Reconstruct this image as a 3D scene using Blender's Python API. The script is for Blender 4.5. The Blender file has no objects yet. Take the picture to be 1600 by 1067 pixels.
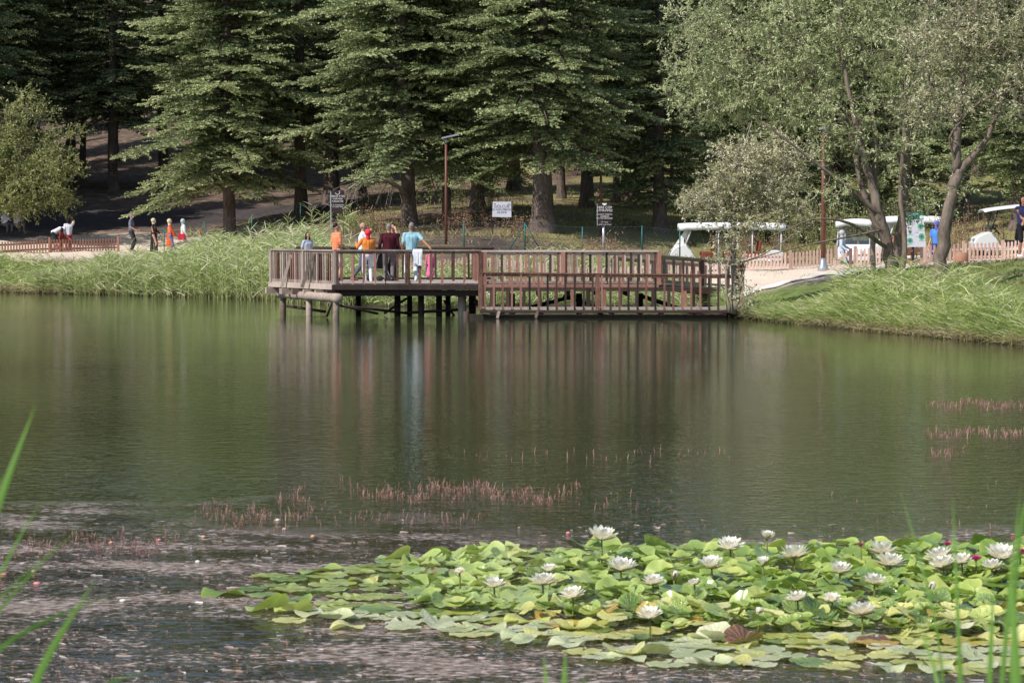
import bpy, bmesh, math, random
import numpy as np
from mathutils import Vector, Matrix, Euler
PI = math.pi
rng = np.random.default_rng(7)
random.seed(7)
C = bpy.context.scene.collection
SC = bpy.context.scene
# ---------------------------------------------------------------- camera
FPX, EYE, HOR = 3900.0, 2.4, 370.0
PITCH = math.atan((533.5 - HOR) / FPX)
cam = bpy.data.cameras.new('camera'); camo = bpy.data.objects.new('camera', cam); C.objects.link(camo)
cam.sensor_width = 36; cam.lens = 36 * FPX / 1600
cam.clip_start = 0.1; cam.clip_end = 3000
camo.location = (0, 0, EYE); camo.rotation_euler = (PI / 2 - PITCH, 0, 0)
cam.dof.use_dof = True; cam.dof.focus_distance = 60; cam.dof.aperture_fstop = 9
SC.camera = camo
def ray(px, py):
    u = (px - 800) / FPX; v = (533.5 - py) / FPX
    return np.array([u, math.cos(PITCH) + v * math.sin(PITCH), -math.sin(PITCH) + v * math.cos(PITCH)])
def W(px, py, Y):
    d = ray(px, py); t = Y / d[1]
    return (d[0] * t, Y, EYE + d[2] * t)
def WZ(px, py, Z=0.0):
    d = ray(px, py); t = (Z - EYE) / d[2]
    return (d[0] * t, d[1] * t, Z)
# ---------------------------------------------------------------- materials
M = {}
class NT:
    def __init__(s, name):
        s.m = bpy.data.materials.new(name); s.m.use_nodes = True; s.t = s.m.node_tree
        s.n = s.t.nodes; s.b = s.n['Principled BSDF']; s.out = s.n['Material Output']
    def new(s, typ, **kw):
        n = s.n.new(typ)
        for k, v in kw.items():
            if k.startswith('i_'): n.inputs[k[2:].replace('_', ' ')].default_value = v
            else: setattr(n, k, v)
        return n
    def l(s, a, b): s.t.links.new(a, b)
    def noise(s, scale, detail=4, rough=.6, vec=None, coord='Object'):
        n = s.new('ShaderNodeTexNoise'); n.inputs['Scale'].default_value = scale
        n.inputs['Detail'].default_value = detail; n.inputs['Roughness'].default_value = rough
        if vec is None:
            if not hasattr(s, 'tc'): s.tc = s.new('ShaderNodeTexCoord')
            vec = s.tc.outputs[coord]
        s.l(vec, n.inputs['Vector']); return n
    def ramp(s, fac, stops):
        r = s.new('ShaderNodeValToRGB'); e = r.color_ramp.elements
        while len(e) < len(stops): e.new(0.5)
        for i, (p, c) in enumerate(stops):
            e[i].position = p; e[i].color = (c[0], c[1], c[2], 1)
        s.l(fac, r.inputs['Fac']); return r
    def mixc(s, fac, a, b, bt='MIX'):
        n = s.new('ShaderNodeMix', data_type='RGBA', blend_type=bt)
        for x, i in ((fac, 0), (a, 6), (b, 7)):
            if hasattr(x, 'is_linked'): s.l(x, n.inputs[i])
            elif isinstance(x, (int, float)): n.inputs[i].default_value = x
            else: n.inputs[i].default_value = (x[0], x[1], x[2], 1)
        return n.outputs[2]
    def math(s, op, a, b=None, c=None, clamp=False):
        n = s.new('ShaderNodeMath', operation=op, use_clamp=clamp)
        for i, x in enumerate((a, b, c)):
            if x is None: continue
            if hasattr(x, 'is_linked'): s.l(x, n.inputs[i])
            else: n.inputs[i].default_value = x
        return n.outputs[0]
    def bump(s, h, strength=.5, dist=.02):
        b = s.new('ShaderNodeBump'); b.inputs['Strength'].default_value = strength; b.inputs['Distance'].default_value = dist
        s.l(h, b.inputs['Height']); s.l(b.outputs[0], s.b.inputs['Normal']); return b
def plain(name, col, rough=.6, metal=0., var=.12, scale=3., bump=0., spec=.4):
    """base colour with noise mottling, so nothing is perfectly flat"""
    t = NT(name); n = t.noise(scale, 6, .65)
    a = [max(0, c * (1 - var * 1.6)) for c in col]; b = [min(1, c * (1 + var)) for c in col]
    r = t.ramp(n.outputs[0], [(.3, a), (.7, b)]); t.l(r.outputs[0], t.b.inputs['Base Color'])
    t.b.inputs['Roughness'].default_value = rough; t.b.inputs['Metallic'].default_value = metal
    t.b.inputs['Specular IOR Level'].default_value = spec
    if bump: t.bump(n.outputs[0], bump, .02)
    M[name] = t.m; return t.m
def foliage(name, stops, trans=.3, rough=.5, spec=.3, objvar=.0):
    """leaf colour picked by the per-leaf attribute 'tint'; part of the light passes through"""
    t = NT(name); a = t.new('ShaderNodeAttribute', attribute_name='tint')
    fac = a.outputs['Fac']
    if objvar:
        oi = t.new('ShaderNodeObjectInfo')
        fac = t.math('ADD', fac, t.math('MULTIPLY', t.math('SUBTRACT', oi.outputs['Random'], .5), objvar))
    r = t.ramp(fac, stops); t.l(r.outputs[0], t.b.inputs['Base Color'])
    t.b.inputs['Roughness'].default_value = rough; t.b.inputs['Specular IOR Level'].default_value = spec
    tr = t.new('ShaderNodeBsdfTranslucent'); t.l(r.outputs[0], tr.inputs['Color'])
    mx = t.new('ShaderNodeMixShader'); mx.inputs[0].default_value = trans
    t.l(t.b.outputs[0], mx.inputs[1]); t.l(tr.outputs[0], mx.inputs[2]); t.l(mx.outputs[0], t.out.inputs['Surface'])
    M[name] = t.m; return t.m
def wood(name, dark, light, rough=.75, axis_scale=(6, 6, .8), grain=9.):
    t = NT(name); tc = t.new('ShaderNodeTexCoord'); mp = t.new('ShaderNodeMapping'); mp.inputs['Scale'].default_value = axis_scale
    t.l(tc.outputs['Object'], mp.inputs[0]); n = t.noise(grain, 7, .65, mp.outputs[0])
    oi = t.new('ShaderNodeObjectInfo'); n2 = t.noise(1.3, 3, .5, tc.outputs['Object'])
    f = t.math('ADD', t.math('MULTIPLY', n.outputs[0], .7), t.math('MULTIPLY', n2.outputs[0], .35))
    f = t.math('ADD', f, t.math('MULTIPLY', t.math('SUBTRACT', oi.outputs['Random'], .5), .34))
    r = t.ramp(f, [(.32, dark), (.72, light)]); t.l(r.outputs[0], t.b.inputs['Base Color'])
    t.b.inputs['Roughness'].default_value = rough; t.b.inputs['Specular IOR Level'].default_value = .25
    t.bump(n.outputs[0], .35, .01); M[name] = t.m; return t.m
# ---------------------------------------------------------------- object helpers
def tagp(o, label=None, cat=None, group=None, kind=None):
    if label: o['label'] = label
    if cat: o['category'] = cat
    if group: o['group'] = group
    if kind: o['kind'] = kind
    return o
def thing(name, label, cat, loc=(0, 0, 0), rz=0, group=None):
    o = bpy.data.objects.new(name, None); o.empty_display_size = .2; C.objects.link(o)
    o.location = loc; o.rotation_euler = (0, 0, rz); return tagp(o, label, cat, group)
def link(name, me, parent=None, loc=None, rot=None):
    o = bpy.data.objects.new(name, me); C.objects.link(o)
    if parent is not None: o.parent = parent
    if loc is not None: o.location = loc
    if rot is not None: o.rotation_euler = rot
    return o
def copy_tree(o, parent=None):
    c = o.copy(); C.objects.link(c)
    if parent is not None: c.parent = parent
    for ch in list(o.children): copy_tree(ch, c)
    return c
def fast_mesh(name, V, quads, tris, mats, tint=None, smooth=False, midx=None):
    me = bpy.data.meshes.new(name); V = np.asarray(V, dtype=np.float32).reshape(-1, 3)
    q = np.asarray(quads, dtype=np.int32).reshape(-1, 4) if quads is not None and len(quads) else np.zeros((0, 4), np.int32)
    t = np.asarray(tris, dtype=np.int32).reshape(-1, 3) if tris is not None and len(tris) else np.zeros((0, 3), np.int32)
    me.vertices.add(len(V)); me.vertices.foreach_set('co', V.ravel())
    L = np.concatenate([q.ravel(), t.ravel()]); me.loops.add(len(L)); me.loops.foreach_set('vertex_index', L)
    n = len(q) + len(t); me.polygons.add(n)
    st = np.concatenate([np.arange(len(q)) * 4, len(q) * 4 + np.arange(len(t)) * 3]).astype(np.int32)
    me.polygons.foreach_set('loop_start', st)
    try: me.polygons.foreach_set('loop_total', np.concatenate([np.full(len(q), 4), np.full(len(t), 3)]).astype(np.int32))
    except Exception: pass
    if midx is not None: me.polygons.foreach_set('material_index', np.asarray(midx, dtype=np.int32))
    me.polygons.foreach_set('use_smooth', np.full(n, bool(smooth)))
    me.update(calc_edges=True)
    if tint is not None:
        a = me.attributes.new('tint', 'FLOAT', 'POINT'); a.data.foreach_set('value', np.asarray(tint, dtype=np.float32))
    for m in (mats if isinstance(mats, (list, tuple)) else [mats]): me.materials.append(m)
    me.validate(); return me
class MB:
    """collects boxes, tubes and lathes into one mesh"""
    def __init__(s): s.V = []; s.Q = []; s.T = []; s.n = 0; s.tint = []
    def add(s, V, Q=(), T=(), tint=.5):
        V = np.asarray(V, float).reshape(-1, 3)
        s.V.append(V); s.tint.append(np.full(len(V), tint) if np.isscalar(tint) else np.asarray(tint))
        if len(Q): s.Q.append(np.asarray(Q, int).reshape(-1, 4) + s.n)
        if len(T): s.T.append(np.asarray(T, int).reshape(-1, 3) + s.n)
        s.n += len(V); return s
    def box(s, x0, x1, y0, y1, z0, z1, mat=None):
        V = np.array([[x, y, z] for z in (z0, z1) for y in (y0, y1) for x in (x0, x1)], float)
        if mat is not None: V = np.array([mat @ Vector(v) for v in V])
        return s.add(V, [(0, 2, 3, 1), (4, 5, 7, 6), (0, 1, 5, 4), (2, 6, 7, 3), (0, 4, 6, 2), (1, 3, 7, 5)])
    def bar(s, p, q, w, h, up=(0, 0, 1), bev=0):
        """rectangular bar from p to q, w across, h in the up direction"""
        p = np.array(p, float); q = np.array(q, float); d = q - p; L = np.linalg.norm(d); d /= L
        u = np.array(up, float); sd = np.cross(d, u)
        if np.linalg.norm(sd) < 1e-4: sd = np.cross(d, (0, 1, 0))
        sd /= np.linalg.norm(sd); u = np.cross(sd, d)
        V = []
        for e in (p, q):
            for a, b in ((-1, -1), (1, -1), (1, 1), (-1, 1)): V.append(e + sd * a * w / 2 + u * b * h / 2)
        return s.add(V, [(0, 1, 2, 3), (7, 6, 5, 4), (0, 4, 5, 1), (1, 5, 6, 2), (2, 6, 7, 3), (3, 7, 4, 0)])
    def tube(s, pts, rad, seg=8, cap=True, tint=.5, jit=0.):
        P = np.array(pts, float); n = len(P); R = np.full(n, rad) if np.isscalar(rad) else np.array(rad, float)
        d = np.gradient(P, axis=0); d /= np.linalg.norm(d, axis=1)[:, None] + 1e-9
        ref = np.array([0, 0, 1.]) if abs(d[0][2]) < .8 else np.array([1., 0, 0])
        a = np.cross(d, ref); a /= np.linalg.norm(a, axis=1)[:, None] + 1e-9; b = np.cross(d, a)
        th = np.arange(seg) * 2 * PI / seg
        rr = R[:, None] * (1 + (rng.uniform(-jit, jit, (n, seg)) if jit else 0))
        V = P[:, None, :] + rr[:, :, None] * (np.cos(th)[None, :, None] * a[:, None, :] + np.sin(th)[None, :, None] * b[:, None, :])
        V = V.reshape(-1, 3); Q = []
        i = np.arange(n - 1)[:, None] * seg; j = np.arange(seg)[None, :]; k = (j + 1) % seg
        Q = np.stack([i + j, i + k, i + seg + k, i + seg + j], -1).reshape(-1, 4)
        T = []
        if cap:
            V = np.vstack([V, P[0], P[-1]]); c0 = n * seg
            for jj in range(seg):
                T.append((c0, (jj + 1) % seg, jj)); T.append((c0 + 1, (n - 1) * seg + jj, (n - 1) * seg + (jj + 1) % seg))
        return s.add(V, Q, T, tint)
    def ell(s, c, r, seg=12, rings=8, rot=None):
        V = []; 
        for i in range(rings + 1):
            ph = PI * i / rings
            for j in range(seg):
                th = 2 * PI * j / seg
                v = Vector((r[0] * math.sin(ph) * math.cos(th), r[1] * math.sin(ph) * math.sin(th), r[2] * math.cos(ph)))
                if rot is not None: v = rot @ v
                V.append((v.x + c[0], v.y + c[1], v.z + c[2]))
        Q = [(i * seg + j, (i + 1) * seg + j, (i + 1) * seg + (j + 1) % seg, i * seg + (j + 1) % seg) for i in range(rings) for j in range(seg)]
        return s.add(V, Q)
    def capsule(s, p, q, r1, r2, seg=10):
        p = np.array(p, float); q = np.array(q, float); d = q - p; L = np.linalg.norm(d) + 1e-9; d = d / L
        pts = []; rr = []
        for k in range(4): a = PI / 2 * (1 - k / 4) ; pts.append(p - d * r1 * math.sin(a)); rr.append(max(r1 * math.cos(a), .001))
        pts.append(p); rr.append(r1); pts.append(q); rr.append(r2)
        for k in range(1, 5): a = PI / 2 * k / 4; pts.append(q + d * r2 * math.sin(a)); rr.append(max(r2 * math.cos(a), .001))
        return s.tube(pts, rr, seg)
    def mesh(s, name, mats, smooth=False):
        return fast_mesh(name, np.vstack(s.V), np.vstack(s.Q) if s.Q else None, np.vstack(s.T) if s.T else None, mats, np.concatenate(s.tint), smooth)
    def build(s, name, mat, parent=None, smooth=False, loc=None, rot=None):
        return link(name, s.mesh(name, mat, smooth), parent, loc, rot)
def bevel(o, w=.01, seg=2):
    m = o.modifiers.new('bevel', 'BEVEL'); m.width = w; m.segments = seg; m.limit_method = 'ANGLE'; return o
def unit(v): return v / (np.linalg.norm(v, axis=-1, keepdims=True) + 1e-9)
def leaves(base, d, nrm, length, width, tint, mb, fold=.0):
    """rhombic leaves: one quad each, along d, in the plane whose normal is nrm"""
    N = len(base); d = unit(d); side = unit(np.cross(d, nrm)); length = np.broadcast_to(length, N)[:, None]; width = np.broadcast_to(width, N)[:, None]
    mid = base + d * length * .45
    V = np.stack([base, mid + side * width / 2, base + d * length, mid - side * width / 2], 1).reshape(-1, 3)
    i = np.arange(N)[:, None] * 4; mb.add(V, np.hstack([i, i + 1, i + 2, i + 3]), tint=np.repeat(tint, 4))
def blades(base, d, bend, length, width, tint, mb, seg=3):
    """grass blades: strips that lean along d and sag by bend"""
    N = len(base); d = unit(d); side = unit(np.cross(d, rng.normal(size=(N, 3)))); 
    hz = np.stack([d[:, 0], d[:, 1], np.zeros(N)], 1); hz = unit(hz + rng.normal(size=(N, 3)) * [.15, .15, 0] + 1e-6)
    L = np.broadcast_to(length, N)[:, None]; B = np.broadcast_to(bend, N)[:, None]; Wd = np.broadcast_to(width, N)[:, None]
    rows = []
    for k in range(seg + 1):
        t = k / seg
        c = base + d * L * t + (hz * .6 - np.array([0, 0, 1.]) * .8) * (B * L * t * t)
        w = Wd * (1 - t) ** .6 * (.75 + .5 * t)
        if k < seg: rows += [c - side * w / 2, c + side * w / 2]
        else: rows.append(c)
    V = np.stack(rows, 1).reshape(-1, 3); nv = 2 * seg + 1; i = np.arange(N)[:, None] * nv
    Q = np.vstack([np.hstack([i + 2 * k, i + 2 * k + 1, i + 2 * k + 3, i + 2 * k + 2]) for k in range(seg - 1)])
    T = np.hstack([i + 2 * seg - 2, i + 2 * seg - 1, i + 2 * seg])
    mb.add(V, Q, T, np.repeat(tint, nv))
_dg = lambda: bpy.context.evaluated_depsgraph_get()
def baked(me_src, mods):
    """run modifiers over a mesh and return the result as plain mesh data"""
    o = bpy.data.objects.new('tmp', me_src); C.objects.link(o); mods(o)
    dg = _dg(); dg.update(); ev = o.evaluated_get(dg); me = bpy.data.meshes.new_from_object(ev, depsgraph=dg)
    bpy.data.objects.remove(o); return me
def text_mesh(txt, size, mat, align='CENTER', ext=.002):
    cu = bpy.data.curves.new('lettering', 'FONT'); cu.body = txt; cu.size = size; cu.align_x = align; cu.align_y = 'CENTER'; cu.extrude = ext
    cu.resolution_u = 3; o = bpy.data.objects.new('tmp', cu); C.objects.link(o); dg = _dg(); dg.update()
    me = bpy.data.meshes.new_from_object(o.evaluated_get(dg), depsgraph=dg); bpy.data.objects.remove(o)
    me.materials.clear(); me.materials.append(mat); return me
# ---------------------------------------------------------------- palette
wood('deck_wood', (.06, .028, .021), (.40, .20, .15))
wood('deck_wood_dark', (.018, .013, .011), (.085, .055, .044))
wood('deck_wood_grey', (.17, .125, .10), (.56, .45, .38))
wood('log_wood', (.16, .12, .095), (.48, .38, .31), axis_scale=(1.2, 1.2, 6), grain=4)
wood('floor_wood', (.20, .16, .14), (.50, .43, .39), axis_scale=(6, .8, 6))
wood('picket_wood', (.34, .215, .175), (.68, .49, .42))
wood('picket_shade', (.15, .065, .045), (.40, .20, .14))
plain('steel_teal', (.02, .13, .12), .5, .2)
plain('wire', (.07, .09, .09), .6, .3)
plain('brown_paint', (.17, .06, .04), .5, .1)
plain('grey_metal', (.45, .46, .5), .35, .5)
plain('solar_glass', (.35, .38, .48), .2, .1)
plain('sign_brown', (.035, .018, .018), .5)
plain('sign_white', (.62, .62, .68), .5, var=.06)
plain('letter_white', (.75, .73, .72), .6, var=.05)
plain('letter_dark', (.09, .07, .11), .6)
plain('sign_green', (.01, .22, .15), .5, var=.08)
plain('icon_green', (.08, .38, .22), .5)
plain('dark_metal', (.02, .02, .022), .4, .4)
plain('black_plastic', (.015, .015, .017), .35)
plain('cart_white', (.78, .77, .76), .3, var=.05)
plain('canvas_white', (.80, .79, .78), .7, var=.06, scale=6)
plain('seat_red', (.22, .05, .03), .5)
plain('seat_cream', (.55, .5, .42), .5)
plain('rubber', (.02, .02, .02), .8)
plain('concrete', (.70, .66, .63), .85, var=.12, scale=2.5, bump=.2)
def bark(name, dark, light, s=7.):
    t = NT(name); tc = t.new('ShaderNodeTexCoord'); mp = t.new('ShaderNodeMapping'); mp.inputs['Scale'].default_value = (1, 1, .28)
    t.l(tc.outputs['Object'], mp.inputs[0]); n = t.noise(s, 8, .7, mp.outputs[0]); n2 = t.noise(.9, 3, .6, tc.outputs['Object'])
    f = t.math('ADD', t.math('MULTIPLY', n.outputs[0], .65), t.math('MULTIPLY', n2.outputs[0], .4))
    r = t.ramp(f, [(.36, dark), (.66, light)]); t.l(r.outputs[0], t.b.inputs['Base Color'])
    t.b.inputs['Roughness'].default_value = .9; t.b.inputs['Specular IOR Level'].default_value = .1
    t.bump(n.outputs[0], .9, .05); M[name] = t.m
bark('fir_bark', (.05, .036, .03), (.22, .17, .145))
bark('willow_bark', (.07, .052, .042), (.30, .235, .19), 9)
bark('pale_bark', (.14, .115, .09), (.40, .34, .28), 9)
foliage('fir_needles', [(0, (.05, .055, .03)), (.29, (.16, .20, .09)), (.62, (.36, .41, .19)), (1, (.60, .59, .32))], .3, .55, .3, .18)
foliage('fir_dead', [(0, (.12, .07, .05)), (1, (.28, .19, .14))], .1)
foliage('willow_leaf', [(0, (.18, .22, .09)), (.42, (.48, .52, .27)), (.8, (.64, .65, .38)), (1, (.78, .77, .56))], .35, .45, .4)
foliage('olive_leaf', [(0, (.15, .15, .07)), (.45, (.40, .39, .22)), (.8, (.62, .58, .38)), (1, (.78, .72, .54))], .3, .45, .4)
foliage('shrub_leaf', [(0, (.11, .13, .04)), (.5, (.36, .38, .15)), (1, (.66, .62, .32))], .35, .45, .4)
foliage('reed_leaf', [(0, (.20, .25, .07)), (.4, (.42, .50, .18)), (.75, (.62, .66, .33)), (1, (.80, .74, .54))], .4, .45, .4)
foliage('bank_leaf', [(0, (.12, .18, .04)), (.4, (.36, .46, .12)), (.75, (.56, .62, .24)), (1, (.76, .70, .48))], .4, .45, .4)
foliage('near_blade', [(0, (.10, .25, .03)), (1, (.24, .42, .08))], .45, .4, .4)
foliage('dry_grass', [(0, (.12, .13, .04)), (.5, (.32, .27, .12)), (1, (.52, .42, .25))], .3)
foliage('dry_weed', [(0, (.16, .08, .05)), (.5, (.36, .22, .14)), (1, (.52, .38, .24))], .2)
foliage('water_weed', [(0, (.30, .13, .11)), (.6, (.50, .27, .23)), (1, (.55, .40, .26))], .2)
# ---------------------------------------------------------------- terrain
CP = []
def cp(px, py, Y, dz=0):
    x, y, z = W(px, py, Y); CP.append((x, y, z + dz))
SHORE = [WZ(px, py) for px, py in [(-260, 456), (-120, 456), (0, 457), (100, 459), (200, 461), (300, 464), (420, 468), (500, 474), (600, 479), (700, 480), (800, 478), (900, 477),
         (1000, 479), (1080, 484), (1140, 495), (1250, 507), (1350, 517), (1450, 526), (1600, 541), (1750, 558)]]
SHORE = np.array(SHORE)
for i, (x, y, _) in enumerate(SHORE):
    a = SHORE[max(i - 1, 0)]; b = SHORE[min(i + 1, len(SHORE) - 1)]; t = (b - a)[:2]; t = t / np.linalg.norm(t); n = np.array([-t[1], t[0]])
    CP += [(x, y, 0), (x + n[0] * 1.2, y + n[1] * 1.2, .32), (x - n[0] * 1.5, y - n[1] * 1.5, -.4)]
for c in [(-200, 395, 113), (0, 392, 114), (180, 392, 115), (205, 394, 118), (300, 394, 116), (420, 394, 108), (200, 365, 123), (330, 362, 124), (0, 375, 122), (-150, 370, 124), (200, 338, 134), (350, 340, 132), (0, 345, 133),
          (200, 310, 148), (450, 335, 125), (450, 380, 104), (550, 350, 112), (550, 378, 102), (640, 348, 112), (600, 395, 97), (700, 366, 106), (848, 362, 108), (780, 372, 101), (780, 335, 116), (915, 320, 125), (1028, 362, 112), (1000, 335, 122),
          (600, 310, 128), (750, 430, 89), (900, 430, 89), (1060, 430, 89), (850, 398, 96), (1000, 398, 97), (1100, 414, 103), (1200, 414, 103), (900, 455, 87.5), (760, 458, 87.5), (1160, 426, 88), (1250, 421, 87), (1288, 417, 90), (1330, 425, 84),
          (1160, 460, 79), (1200, 447, 80), (1230, 478, 73.5), (1400, 430, 74), (1475, 455, 66), (1600, 409, 80), (1600, 445, 66), (1540, 418, 80), (1450, 420, 80), (1400, 414, 87), (1500, 412, 87), (1600, 403, 87), (1750, 400, 86), (1750, 440, 64), (1350, 413, 100), (1530, 402, 97), (1650, 398, 96),
          (1300, 360, 118), (1450, 350, 118), (1560, 330, 118), (1200, 380, 113), (1600, 290, 135), (1300, 300, 138), (1000, 300, 135), (1750, 320, 120), (800, 290, 138), (450, 290, 148), (-200, 330, 140)]:
    cp(*c)
for x in (-30, -15, 0, 15, 30):
    CP += [(x, 11.5, 0), (x, 9, .45), (x, 6, .8), (x, 0, .9), (x, -10, 1.), (x, 15, -.7), (x, 35, -1.2), (x, 50, -1.1)]
CP += [(-30, 75, -1), (-15, 75, -1), (0, 62, -1), (14, 46, -1), (30, 40, -.8)]
CP = np.array(CP)
def tps_fit(P, lam=.02):
    n = len(P); X = P[:, :2] / 10; d = np.linalg.norm(X[:, None] - X[None], axis=2); K = np.where(d > 0, d * d * np.log(d + 1e-12), 0) + np.eye(n) * lam
    A = np.zeros((n + 3, n + 3)); A[:n, :n] = K; A[:n, n] = 1; A[:n, n + 1:] = X; A[n, :n] = 1; A[n + 1:, :n] = X.T
    return np.linalg.solve(A, np.concatenate([P[:, 2], np.zeros(3)])), X
_w, _X = tps_fit(CP)
def tps(x, y):
    q = np.stack([x, y], -1).reshape(-1, 2) / 10; out = np.zeros(len(q))
    for i in range(0, len(q), 20000):
        d = np.linalg.norm(q[i:i + 20000, None] - _X[None], axis=2)
        out[i:i + 20000] = np.where(d > 0, d * d * np.log(d + 1e-12), 0) @ _w[:-3] + _w[-3] + q[i:i + 20000] @ _w[-2:]
    return out.reshape(np.shape(x))
def sstep(a, b, x): t = np.clip((x - a) / (b - a), 0, 1); return t * t * (3 - 2 * t)
def hill(x, y):
    base = np.interp(y, [-50, 120, 140, 160, 200, 250, 300, 400, 800, 1600], [0, 3, 4.6, 6.6, 11.6, 20, 28, 44, 90, 120])
    return base + 1.2 * np.sin(x * .045 + 1) * sstep(140, 220, y) + .5 * np.sin(x * .13 + y * .09)* sstep(140, 170, y)
def ground_z(x, y):
    x = np.asarray(x, float); y = np.asarray(y, float)
    z = tps(np.clip(x, -32, 26), np.clip(y, -12, 150)); k = sstep(126, 152, y)
    z = z * (1 - k) + hill(x, y) * k
    z = z + sstep(90, 160, np.abs(x)) * (1 - k) * 4
    bump = .05 * np.sin(x * 1.9 + y * .7) * np.sin(y * 1.3 - x * .6) + .03 * np.sin(x * 4.1 + 1.7 * y)
    return z + bump * sstep(.15, .6, z)
def gz(x, y): return float(ground_z(np.array([x]), np.array([y]))[0])
def G(px, Y):
    """ground point seen in picture column px at distance Y"""
    x = (px - 800) / FPX * Y * 1.0; return (x, Y, gz(x, Y))
xs = np.unique(np.concatenate([np.linspace(-600, -60, 28), np.linspace(-60, -34, 20), np.arange(-34, 30, .45), np.linspace(30, 60, 24), np.linspace(60, 600, 28)]))
ys = np.unique(np.concatenate([np.linspace(-300, -12, 12), np.linspace(-12, 50, 50), np.arange(50, 135, .45), np.linspace(135, 200, 60), np.linspace(200, 400, 50), np.linspace(400, 1600, 20)]))
gx, gy = np.meshgrid(xs, ys); gzz = ground_z(gx, gy); nx = len(xs); ny = len(ys)
i = (np.arange(ny - 1)[:, None] * nx + np.arange(nx - 1)[None]).ravel()
def ground_mat():
    t = NT('ground'); g = t.new('ShaderNodeNewGeometry'); P = g.outputs['Position']; sp = t.new('ShaderNodeSeparateXYZ'); t.l(P, sp.inputs[0])
    n1 = t.noise(.22, 5, .6, P); n2 = t.noise(1.6, 6, .7, P); n3 = t.noise(14, 5, .7, P)
    dirt = t.ramp(n2.outputs[0], [(.3, (.06, .042, .035)), (.55, (.17, .12, .09)), (.75, (.40, .295, .23))])  # dirt tones darkened to stand in for missing tree shade
    grass = t.ramp(n3.outputs[0], [(.3, (.08, .09, .035)), (.5, (.24, .22, .09)), (.7, (.52, .44, .22))])
    forest = t.mixc(t.math('MULTIPLY', t.math('SUBTRACT', t.math('ADD', n1.outputs[0], t.math('MULTIPLY', t.math('ADD', sp.outputs[0], -1), .012)), .42), 7, clamp=True), dirt.outputs[0], grass.outputs[0])
    sand_att = t.new('ShaderNodeAttribute', attribute_name='sand'); sand = t.ramp(n3.outputs[0], [(.25, (.56, .44, .34)), (.6, (.74, .62, .50)), (.8, (.82, .71, .59))])  # weight of the trodden sand strips
    c = t.mixc(sand_att.outputs['Fac'], forest, sand.outputs[0])
    gr = t.new('ShaderNodeAttribute', attribute_name='green'); green = t.ramp(n2.outputs[0], [(.3, (.06, .085, .025)), (.6, (.19, .25, .075)), (.8, (.32, .33, .14))])
    c = t.mixc(gr.outputs['Fac'], c, green.outputs[0])
    rd = t.new('ShaderNodeAttribute', attribute_name='road'); road = t.ramp(n3.outputs[0], [(.3, (.04, .036, .04)), (.7, (.085, .073, .078))])  # asphalt tones, lowered further to carry shade under the trees
    c = t.mixc(rd.outputs['Fac'], c, road.outputs[0])
    wet = t.math('SUBTRACT', 1, t.math('MULTIPLY', t.math('ADD', sp.outputs[2], -.02), 7, clamp=True))
    c = t.mixc(wet, c, (.055, .045, .03)); t.l(c, t.b.inputs['Base Color']); t.b.inputs['Roughness'].default_value = .95
    t.b.inputs['Specular IOR Level'].default_value = .1
    t.bump(t.math('ADD', n2.outputs[0], n3.outputs[0]), .6, .08); return t.m
gm = fast_mesh('ground', np.stack([gx.ravel(), gy.ravel(), gzz.ravel()], 1), np.stack([i, i + 1, i + nx + 1, i + nx], 1), None, ground_mat(), smooth=True)
X_, Y_, Z_ = gx.ravel(), gy.ravel(), gzz.ravel(); PXc = 800 + X_ / np.maximum(Y_, 1) * FPX; PYc = HOR + (EYE - Z_) / np.maximum(Y_, 1) * FPX
wob = .5 + .5 * np.sin(X_ * .8 + np.sin(Y_ * .6) * 2)
# sand: the trodden strips by the left fence and all along the right fence (kept in world space)
sandL = sstep(-27, -25, X_) * (1 - sstep(-13.5, -10, X_)) * sstep(111.5, 113.5, Y_) * (1 - sstep(120.5 + wob, 124 + wob, Y_))
sandR = sstep(5.5, 7.2, X_) * sstep(75.5, 79, Y_ + (X_ - 8) * .1 - wob * .8) * (1 - sstep(90, 93, Y_)) * (1 - sstep(10.5, 13, X_) * (1 - sstep(80.5, 83.5, Y_)))
bank = (Z_ > -.5) * (1 - sstep(.9, 1.5, Z_)) * (Y_ > 40) * (Y_ < 112)
greenR = bank * 1.0; greenR = np.maximum(greenR, (Y_ < 84) * sstep(10.5, 12.5, X_) * (Y_ > 45) * .9); greenR = np.maximum(greenR * (1 - sandR), (Y_ < 20) * .9)
roadm = sstep(125, 127.5, Y_ + .12 * (X_ + 15)) * (1 - sstep(134, 137, Y_ + .12 * (X_ + 15))) * (1 - sstep(-9, -5, X_)) * .85
roadm = np.maximum(roadm, sstep(92, 94, Y_) * (1 - sstep(98, 101, Y_)) * sstep(-4, -1, X_) * .6)
for nm, ar in (('sand', np.clip(sandL + sandR, 0, 1)), ('green', np.clip(greenR, 0, 1)), ('road', roadm)):
    a = gm.attributes.new(nm, 'FLOAT', 'POINT'); a.data.foreach_set('value', ar.astype(np.float32))
tagp(link('ground', gm), kind='structure')
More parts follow.
